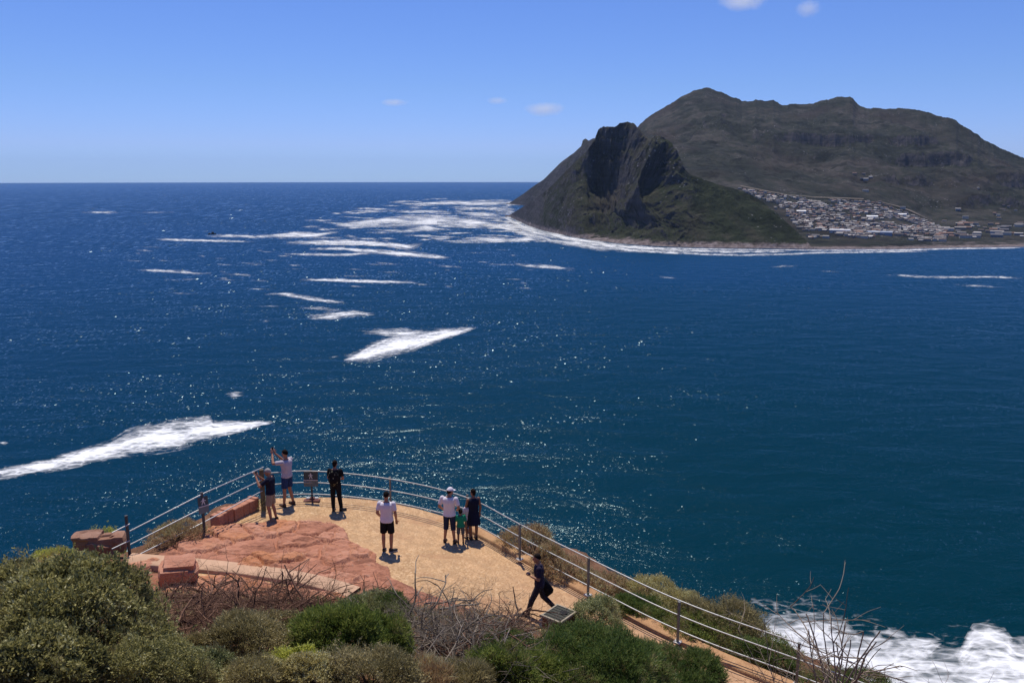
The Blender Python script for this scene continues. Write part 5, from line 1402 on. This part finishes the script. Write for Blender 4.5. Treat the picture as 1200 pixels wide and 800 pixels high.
# --- dead branches
def grow(tb, rs, p, d, L, r, depth, wig=0.35, kids=(2, 4), droop=0.0, shrink=0.62):
    n = max(4, int(L / 0.09)); pts = [p]; dd = d / np.linalg.norm(d)
    for i in range(n):
        dd = dd + rs.normal(0, wig, 3) * 0.38; dd[2] -= droop * 0.06; dd /= np.linalg.norm(dd)
        q = pts[-1] + dd * L / n
        pts.append(q)
    pts = np.array(pts)
    tb.add(pts, np.linspace(r, r * 0.5, len(pts)))
    if depth <= 0: return
    for _ in range(rs.randint(kids[0], kids[1] + 1)):
        i = rs.randint(n // 3, n + 1)
        nd = dd * 0.6 + rs.normal(0, 0.65, 3); nd[2] = abs(nd[2]) * 0.5 + 0.05
        grow(tb, rs, pts[i], nd, L * shrink * rs.uniform(0.7, 1.2), r * 0.55, depth - 1, wig, kids, droop, shrink)
def dead_brush(label, spots, mat, seed, L, r, depth=3, up=0.5, n_each=8, lift=0.25, droop=0.6):
    rs = np.random.RandomState(seed)
    base = ground_hit(*spots[0])
    root = empty('dead_brush', tuple(base), label, 'dead bush', 'heaps of dead branches')
    tb = Tubes(5); tb2 = Tubes(4)
    for (px, py) in spots:
        c = ground_hit(px, py)
        for k in range(n_each):
            a = rs.uniform(0, 6.283)
            d = np.array([np.cos(a), np.sin(a) * 0.8, up * rs.uniform(0.2, 1.3)])
            grow(tb, rs, c - base + np.array([rs.normal(0, 0.2), rs.normal(0, 0.2), lift * rs.rand()]), d, L * rs.uniform(0.6, 1.2), r * rs.uniform(0.6, 1.2), 1, droop=droop)
            for _k in range(2): grow(tb2, rs, c - base + np.array([rs.normal(0, 0.35), rs.normal(0, 0.3), lift * rs.rand()]), d + rs.normal(0, 0.4, 3), L * rs.uniform(0.5, 0.9), r * 0.35, depth, droop=droop * 0.5)
    tb.build('branches', MAT[mat], root); tb2.build('twigs', MAT[mat], root)
    return root
dead_brush('tangle of brown dead branches right of the biggest olive bush', [(205, 745), (235, 730), (225, 760), (260, 740), (285, 725), (320, 722), (250, 715), (200, 765), (300, 735), (275, 755), (345, 735)], 'dead_brown', 201, 0.95, 0.026, n_each=10)
dead_brush('arching dark dead twigs in front of the pink rock ledge', [(345, 722), (375, 718), (400, 722), (330, 735)], 'dead_brown', 202, 0.85, 0.020, up=0.9, droop=0.9)
dead_brush('big heap of grey dead branches in front of the tan paving', [(470, 745), (500, 760), (530, 770), (560, 772), (500, 735), (540, 745), (575, 755), (520, 790), (555, 795)], 'dead_grey', 203, 0.95, 0.022, up=0.55)
dead_brush('dark dead limbs reaching right towards the ribbed lid', [(575, 765), (590, 750), (565, 785)], 'dead_brown', 204, 1.05, 0.034, up=0.5)
# --- bare upright twigs
def bare_shrub(label, base, stems, seed, mat, hgt, r=0.014, spread_=0.35):
    rs = np.random.RandomState(seed)
    root = empty('bare_shrub', tuple(base), label, 'bare shrub', 'leafless shrubs')
    for k in range(stems):
        tb = Tubes(6)
        a = rs.uniform(-1, 1) * spread_
        d = np.array([a, rs.normal(0, 0.15), 1.0])
        grow(tb, rs, np.array([rs.normal(0, 0.10), rs.normal(0, 0.10), -0.1]), d, hgt * rs.uniform(0.6, 1.0), r * rs.uniform(0.7, 1.1), 2, wig=0.16, kids=(2, 4), shrink=0.40)
        tb.build('stem', MAT[mat], root)
    return root
def bank_base(px, y):
    a, _ = ratios(px, 800); x = float(a * y); return np.array([x, y, float(ground_z(x, y)[0])])
bare_shrub('tall leafless shrub with pale stems rising in front of the surf', bank_base(985, 15.4), 13, 301, 'pale_twig', 3.3, 0.026, 0.20)
bare_shrub('short thin leafless twigs beside the tall leafless shrub', bank_base(918, 15.6), 5, 302, 'pale_twig', 2.5, 0.012, 0.25)
bare_shrub('dark low leafless shrub in the lower right', bank_base(1110, 14.6), 8, 303, 'dead_brown', 2.3, 0.010, 0.55)
bare_shrub('fine grey leafless twigs above the grey-brown thicket', ground_hit(846, 712) , 6, 304, 'pale_twig', 0.95, 0.005, 0.6)
bare_shrub('reddish leafless twigs at the lower end of the path', bank_base(895, 15.9), 5, 305, 'dead_brown', 1.1, 0.008, 0.5)
bare_shrub('thin leafless twigs above the leftmost olive bush', ground_hit(14, 705), 6, 306, 'dry_twig' if 'dry_twig' in MAT else 'stem', 1.1, 0.006, 0.5)

# --- low growth between the bushes
def undergrowth():
    rs = np.random.RandomState(77)
    n = 60000
    x = rs.uniform(-17, 14, n); y = rs.uniform(6, 22.5, n)
    P = np.stack([x, y], 1)
    bk = np.interp(x, BANK[:, 0], BANK[:, 1]) - y
    sd = sea_side(P)
    ok = ((bk > 0.15) | ((sd > 0.25) & (sd < 3.4) & (x > -0.5)))
    ok &= fbm(x / 1.1, y / 1.1, seed=91, octaves=3) + 0.25 * rs.normal(0, 1, n) > -0.05
    P = P[ok]; z = ground_z(P[:, 0], P[:, 1])
    p = np.column_stack([P, z])
    d = rs.normal(0, 0.35, p.shape); d[:, 2] = 1; d /= np.linalg.norm(d, axis=1, keepdims=True)
    half = rs.rand(len(p)) < 0.5
    v1, f1 = leaves_from(p[half], d[half], 'grass', rs, 0.9)
    tag(mesh_np('dry_grass', v1, f1, LM['twig'], False), kind='stuff')
    v2, f2 = leaves_from(p[~half], d[~half], 'small', rs, 1.1)
    tag(mesh_np('ground_cover', v2, f2, LM['grey'], False), kind='stuff')
undergrowth()

# ================================================================== THE FAR TOWN
MAT['house_wall'] = None
def random_mat(name, stops, per='object', rough=0.8):
    t = NT(name)
    r = t.n('ShaderNodeObjectInfo').outputs['Random'] if per == 'object' else t.n('ShaderNodeNewGeometry').outputs['Random Per Island']
    t.principled(t.ramp(r, stops, 'CONSTANT'), rough, spec=0.2); return t.m
WALLS = [(0.0, (0.46, 0.41, 0.36)), (0.3, (0.27, 0.23, 0.20)), (0.5, (0.46, 0.44, 0.42)), (0.62, (0.36, 0.25, 0.18)), (0.80, (0.20, 0.20, 0.22))]
ROOFS = [(0.0, (0.15, 0.14, 0.135)), (0.22, (0.095, 0.070, 0.060)), (0.46, (0.27, 0.25, 0.23)), (0.62, (0.22, 0.125, 0.090)), (0.76, (0.13, 0.125, 0.135)), (0.87, (0.42, 0.40, 0.38))]
hw_o, hr_o = random_mat('house_wall', WALLS), random_mat('house_roof', ROOFS, rough=0.6)
hw_i, hr_i = random_mat('house_wall_many', WALLS, 'island'), random_mat('house_roof_many', ROOFS, 'island', 0.6)
def house_arrays(w, d, h, rh):
    x, y = w / 2, d / 2; e = 0.4
    wall = np.array([(-x, -y, -3), (x, -y, -3), (x, y, -3), (-x, y, -3), (-x, -y, h), (x, -y, h), (x, y, h), (-x, y, h)], float)
    wf = [(0, 1, 5, 4), (1, 2, 6, 5), (2, 3, 7, 6), (3, 0, 4, 7)]
    roof = np.array([(-x - e, -y - e, h), (x + e, -y - e, h), (x + e, y + e, h), (-x - e, y + e, h), (-x - e, 0, h + rh), (x + e, 0, h + rh)], float)
    rf = [(0, 1, 5, 4), (2, 3, 4, 5), (0, 4, 3, 3), (1, 2, 5, 5)]
    return wall, wf, roof, rf
protos = []
for i in range(6):
    wall, wf, roof, rf = house_arrays(*[(9, 7, 3, 1.6), (12, 8, 3.2, 1.8), (14, 9, 5.5, 1.6), (8, 8, 3, 1.2), (16, 9, 5.8, 1.4), (11, 7, 3, 2.2)][i])
    me = bpy.data.meshes.new('house')
    me.from_pydata([tuple(v) for v in wall] + [tuple(v) for v in roof], [], [tuple(f) for f in wf] + [tuple(k + 8 for k in (f[:3] if f[2] == f[3] else f)) for f in rf])
    me.materials.append(hw_o); me.materials.append(hr_o)
    for k, p in enumerate(me.polygons): p.material_index = 0 if k < 4 else 1
    protos.append(me)
town_poly = [(866, 221), (902, 226), (930, 229), (956, 234), (1013, 236), (1035, 240), (1060, 249), (1090, 262), (1110, 270), (1104, 287), (1060, 289), (1000, 289), (960, 288), (948, 280), (925, 255)]
tr = np.random.RandomState(17)
homes = []
tries = 0
while len(homes) < 1650 and tries < 60000:
    tries += 1
    px_ = tr.uniform(862, 1112); y_ = tr.uniform(1985, 2960)
    X, Y, Z = C_point(px_, y_)
    if Z < 3.2: continue
    # image row of the spot, to keep to the built-up area
    dz, kk_ = CAM_Z - Z, 0
    k_ = dz / Y; v_ = (k_ * CP - SP) / (CP + k_ * SP); py_ = 400 + FPX * v_
    if not in_poly([(px_, py_)], town_poly)[0]: continue
    if fbm(np.array([X / 70]), np.array([Y / 70]), seed=88, octaves=3)[0] < -0.18: continue
    homes.append((X, Y, Z, math.atan2(-X, Y) + tr.choice([0, 0.3, -0.25, 1.57]) + tr.normal(0, 0.08)))
homes.sort(key=lambda q: q[1])
sm_v, sm_f, sr_v, sr_f = [], [], [], []; cw_, cr_ = 0, 0
for i, (X, Y, Z, rz) in enumerate(homes):
    if i < 250:
        o = link('house', protos[tr.randint(6)]); o.location = (X, Y, Z); o.rotation_euler = (0, 0, rz)
        tag(o, 'small pale house in the crowded town at the foot of the mountain', 'house', 'houses of the far town')
    else:
        w, d_, h_, rh_ = tr.uniform(6, 13), tr.uniform(6, 9), tr.choice([3, 3.2, 5.5]), tr.uniform(0.8, 2)
        wall, wf, roof, rf = house_arrays(w, d_, h_, rh_)
        c, s = math.cos(rz), math.sin(rz); M = np.array([[c, s, 0], [-s, c, 0], [0, 0, 1]])
        sm_v.append(wall @ M + (X, Y, Z)); sm_f.append(np.array(wf) + cw_); cw_ += 8
        roofq = np.concatenate([roof[[0, 1, 5, 4]], roof[[2, 3, 4, 5]], roof[[0, 4, 3, 3]], roof[[1, 2, 5, 5]]])
        sr_v.append(roof @ M + (X, Y, Z)); sr_f.append(np.array([(0, 1, 5, 4), (2, 3, 4, 5)]) + cr_); cr_ += 6
far = mesh_np('distant_houses', np.concatenate(sm_v + sr_v), np.concatenate(sm_f + [f + cw_ for f in sr_f]), [hw_i, hr_i])
nw = sum(len(f) for f in sm_f)
mi = np.zeros(len(far.data.polygons), np.int32); mi[nw:] = 1; far.data.polygons.foreach_set('material_index', mi)
tag(far, kind='stuff')
# larger buildings that can be told apart
def hall(label, px_, y_, w, d_, h_, wallc, roofc, rz=None, cat='building'):
    X, Y, Z = C_point(px_, y_)
    root = empty('hall', (X, Y, Z), label, cat, rz=(math.atan2(-X, Y) if rz is None else rz))
    wall, wf, roof, rf = house_arrays(w, d_, h_, 2.5)
    mesh_np('wall', wall, np.array(wf), mat_simple('hall_wall', wallc, 0.85, 0.05, 0.1), False, root)
    mesh_np('roof', roof, np.array([(0, 1, 5, 4), (2, 3, 4, 5)]), mat_simple('hall_roof', roofc, 0.6, 0.05, 0.1), False, root)
hall('long white hall with a grey roof on its own near the beach', 984, 2085, 48, 18, 8, (0.66, 0.64, 0.60), (0.48, 0.48, 0.50))
hall('long blue-grey shed row right of the white hall', 1030, 2075, 60, 14, 6, (0.22, 0.27, 0.36), (0.26, 0.30, 0.38))
hall('bright white roofed building in the middle of the town', 1022, 2420, 30, 14, 6, (0.7, 0.7, 0.68), (0.78, 0.78, 0.76))
hall('white roofed building left of the town centre slope', 939, 2480, 26, 14, 6, (0.7, 0.66, 0.6), (0.78, 0.77, 0.74))
hall('flat white roofed building at the upper right of the town', 1056, 2640, 30, 12, 6, (0.6, 0.6, 0.6), (0.74, 0.74, 0.73))
hr_ = random.Random(4)
for k in range(34):
    px_ = hr_.uniform(1104, 1198); y_ = hr_.uniform(2090, 2700)
    X, Y, Z = C_point(px_, y_)
    o = link('warehouse', protos[hr_.choice([2, 4])]); s_ = hr_.uniform(1.1, 2.0)
    o.location = (X, Y, Z); o.rotation_euler = (0, 0, math.atan2(-X, Y) + hr_.uniform(-0.2, 0.2)); o.scale = (s_, s_, 1.2)
    tag(o, 'pale low warehouse by the harbour at the right end of the shore', 'warehouse', 'harbour warehouses')
for k in range(48):
    if k < 26: px_, y_ = hr_.uniform(985, 1195), hr_.uniform(2850, 3350)
    else: px_, y_ = hr_.uniform(1100, 1198), hr_.uniform(2080, 2850)
    X, Y, Z = C_point(px_, y_)
    o = link('house', protos[hr_.randrange(6)]); s_ = hr_.uniform(0.8, 1.25)
    o.location = (X, Y, Z + (6 if k < 26 else 0)); o.rotation_euler = (0, 0, math.atan2(-X, Y) + hr_.uniform(-0.4, 0.4)); o.scale = (s_, s_, 1)
    tag(o, 'scattered pale house on the green slope right of the crowded town', 'house', 'scattered houses beyond the town')
# dirt tracks and pale scars on the mountain side
MAT['dirt'] = mat_simple('pale_dirt', (0.15, 0.12, 0.092), 0.95, 0.2, 0.05)
def C_surface(px_, row):
    """first point of the mountain slope seen along a row"""
    yy = np.arange(2000, 4700, 8.0); z, *_ = C_height(np.full_like(yy, px_), yy)
    a, k = ratios(px_, row); hit = np.argmax(z >= CAM_Z - k * yy)
    return np.array([float(az(px_) * yy[hit]), float(yy[hit])]), px_
def track(pts, width):
    c = []
    for px_, row in pts:
        (x, y), _ = C_surface(px_, row); c.append((px_, y))
    c = resample(np.array(c) * np.array([1, 1.0]), 6)
    V = []
    for off in (-0.5, 0.5):
        y = c[:, 1] + off * width * 3; p = c[:, 0] + off * width * 0.35
        z, s0_, s1_, *_ = C_height(p, y)
        V.append(np.stack([x_of(p, y, z), y, z + 5 + 26 * smooth(0.0, 0.3, s1_)], 1))
    V = np.stack(V, 0)
    tag(mesh_np('dirt_road', V.reshape(-1, 3), grid_faces(2, len(c)), MAT['dirt'], False), kind='structure')
track([(1033, 238.5), (1050, 243), (1068, 249), (1086, 257)], 5)
track([(868, 219.5), (900, 226), (917, 229.5), (956, 233), (1012, 235)], 4)

# --- fishing boat far out
def boat():
    x, y = on_sea(248.5, 274.6)
    root = empty('fishing_boat', (float(x), float(y), 0), 'tiny dark fishing boat far out near the white foam lines', 'boat', rz=0.15)
    dk = mat_simple('dark_hull', (0.012, 0.014, 0.022), 0.5); pl = mat_simple('wheelhouse', (0.10, 0.11, 0.14), 0.6)
    bm = bmesh.new(); sec = []
    for t in np.linspace(0, 1, 13):
        w = 3.0 * min(1, (1 - t) * 3.2 + 0.02) * (0.85 + 0.15 * min(1, t * 6)); hh = 1.9 + 1.4 * t ** 3
        sec.append([bm.verts.new((-11 + 22 * t, s * w * (0.6 if zz < 0 else 1), zz if zz < 0 else hh)) for s, zz in ((-1, -0.8), (-1, 1), (1, 1), (1, -0.8))])
    for a, b in zip(sec, sec[1:]):
        for k in range(4): bm.faces.new((a[k], a[(k + 1) % 4], b[(k + 1) % 4], b[k]))
    bm.faces.new(sec[0]); bm.faces.new(list(reversed(sec[-1]))); bmesh.ops.recalc_face_normals(bm, faces=bm.faces[:])
    obj_bm('hull', bm, dk, root)
    bm = bmesh.new(); bx(bm, (2, 0, 4.2), (6, 4, 4.6), None, 0.3); obj_bm('wheelhouse', bm, dk, root)
    bm = bmesh.new(); bx(bm, (-6.5, 0, 3.0), (3.5, 4, 2.2), None, 0.2); obj_bm('deck_box', bm, pl, root)
    bm = bmesh.new(); tube(bm, [(1, 0, 6), (1, 0, 11)], [0.16, 0.08], 8); obj_bm('mast', bm, dk, root)
boat()

# --- small clouds
def cloud_mat():
    t = NT('thin_cloud')
    c = t.coord('Object')
    n = t.noise(c, 0.0065, 7, 0.68, 0.8)
    ln = t.n('ShaderNodeVectorMath', operation='LENGTH')
    gen = t.n('ShaderNodeMapping'); t.l(t.coord('Generated'), gen.inputs[0]); gen.inputs['Location'].default_value = (-1, -1, -1); gen.inputs['Scale'].default_value = (2, 2, 2)
    t.l(gen.outputs[0], ln.inputs[0])
    fall = t.ramp(ln.outputs['Value'], [(0.15, 1.0), (0.95, 0.0)])
    dn = t.math('MULTIPLY', t.ramp(t.math('MULTIPLY', fall, t.math('ADD', n, 0.15)), [(0.28, 0.0), (0.80, 1.0)]), 0.0055)
    v = t.n('ShaderNodeVolumePrincipled'); v.inputs['Color'].default_value = (1, 1, 1, 1); t.l(dn, v.inputs['Density']); v.inputs['Anisotropy'].default_value = 0.3
    t.l(v.outputs[0], t.out.inputs['Volume'])
    t.m.volume_intersection_method = 'FAST' if hasattr(t.m, 'volume_intersection_method') and False else getattr(t.m, 'volume_intersection_method', 'ACCURATE')
    return t.m
MAT['cloud'] = cloud_mat()
for px_, py_, w_, h_, lab in ((870, 2, 34, 14, 'small bright white cloud at the top edge above the mountain'), (638, 128, 30, 11, 'small white wisp of cloud left of the peak'),
                              (583, 118, 16, 6, 'faint tiny cloud just left of the white wisp'), (947, 10, 18, 14, 'faint ragged cloud right of the bright one at the top'), (462, 120, 20, 6, 'faintest wisp of cloud, farthest left')):
    D = 14000.0
    p = at_y(px_, py_, D); m = D / FPX
    bm = bmesh.new(); bmesh.ops.create_icosphere(bm, subdivisions=3, radius=1.0, matrix=Matrix.Diagonal((w_ * m * 1.35, w_ * m * 0.9, h_ * m * 1.25, 1)))
    o = obj_bm('cloud', bm, MAT['cloud']); o.location = tuple(p); tag(o, lab, 'cloud', 'small clouds')

# ================================================================== HAZE
HAZE = 1.5e-5
def haze():
    t = NT('haze')
    v = t.n('ShaderNodeVolumePrincipled'); v.inputs['Color'].default_value = (0.55, 0.76, 1.0, 1); v.inputs['Density'].default_value = HAZE; v.inputs['Anisotropy'].default_value = 0.0
    t.l(v.outputs[0], t.out.inputs['Volume'])
    bm = bmesh.new(); bx(bm, (0, 0, 350), (2 * SEA_R + 2000, 2 * SEA_R + 2000, 720))
    tag(obj_bm('haze', bm, t.m), kind='stuff')
haze()
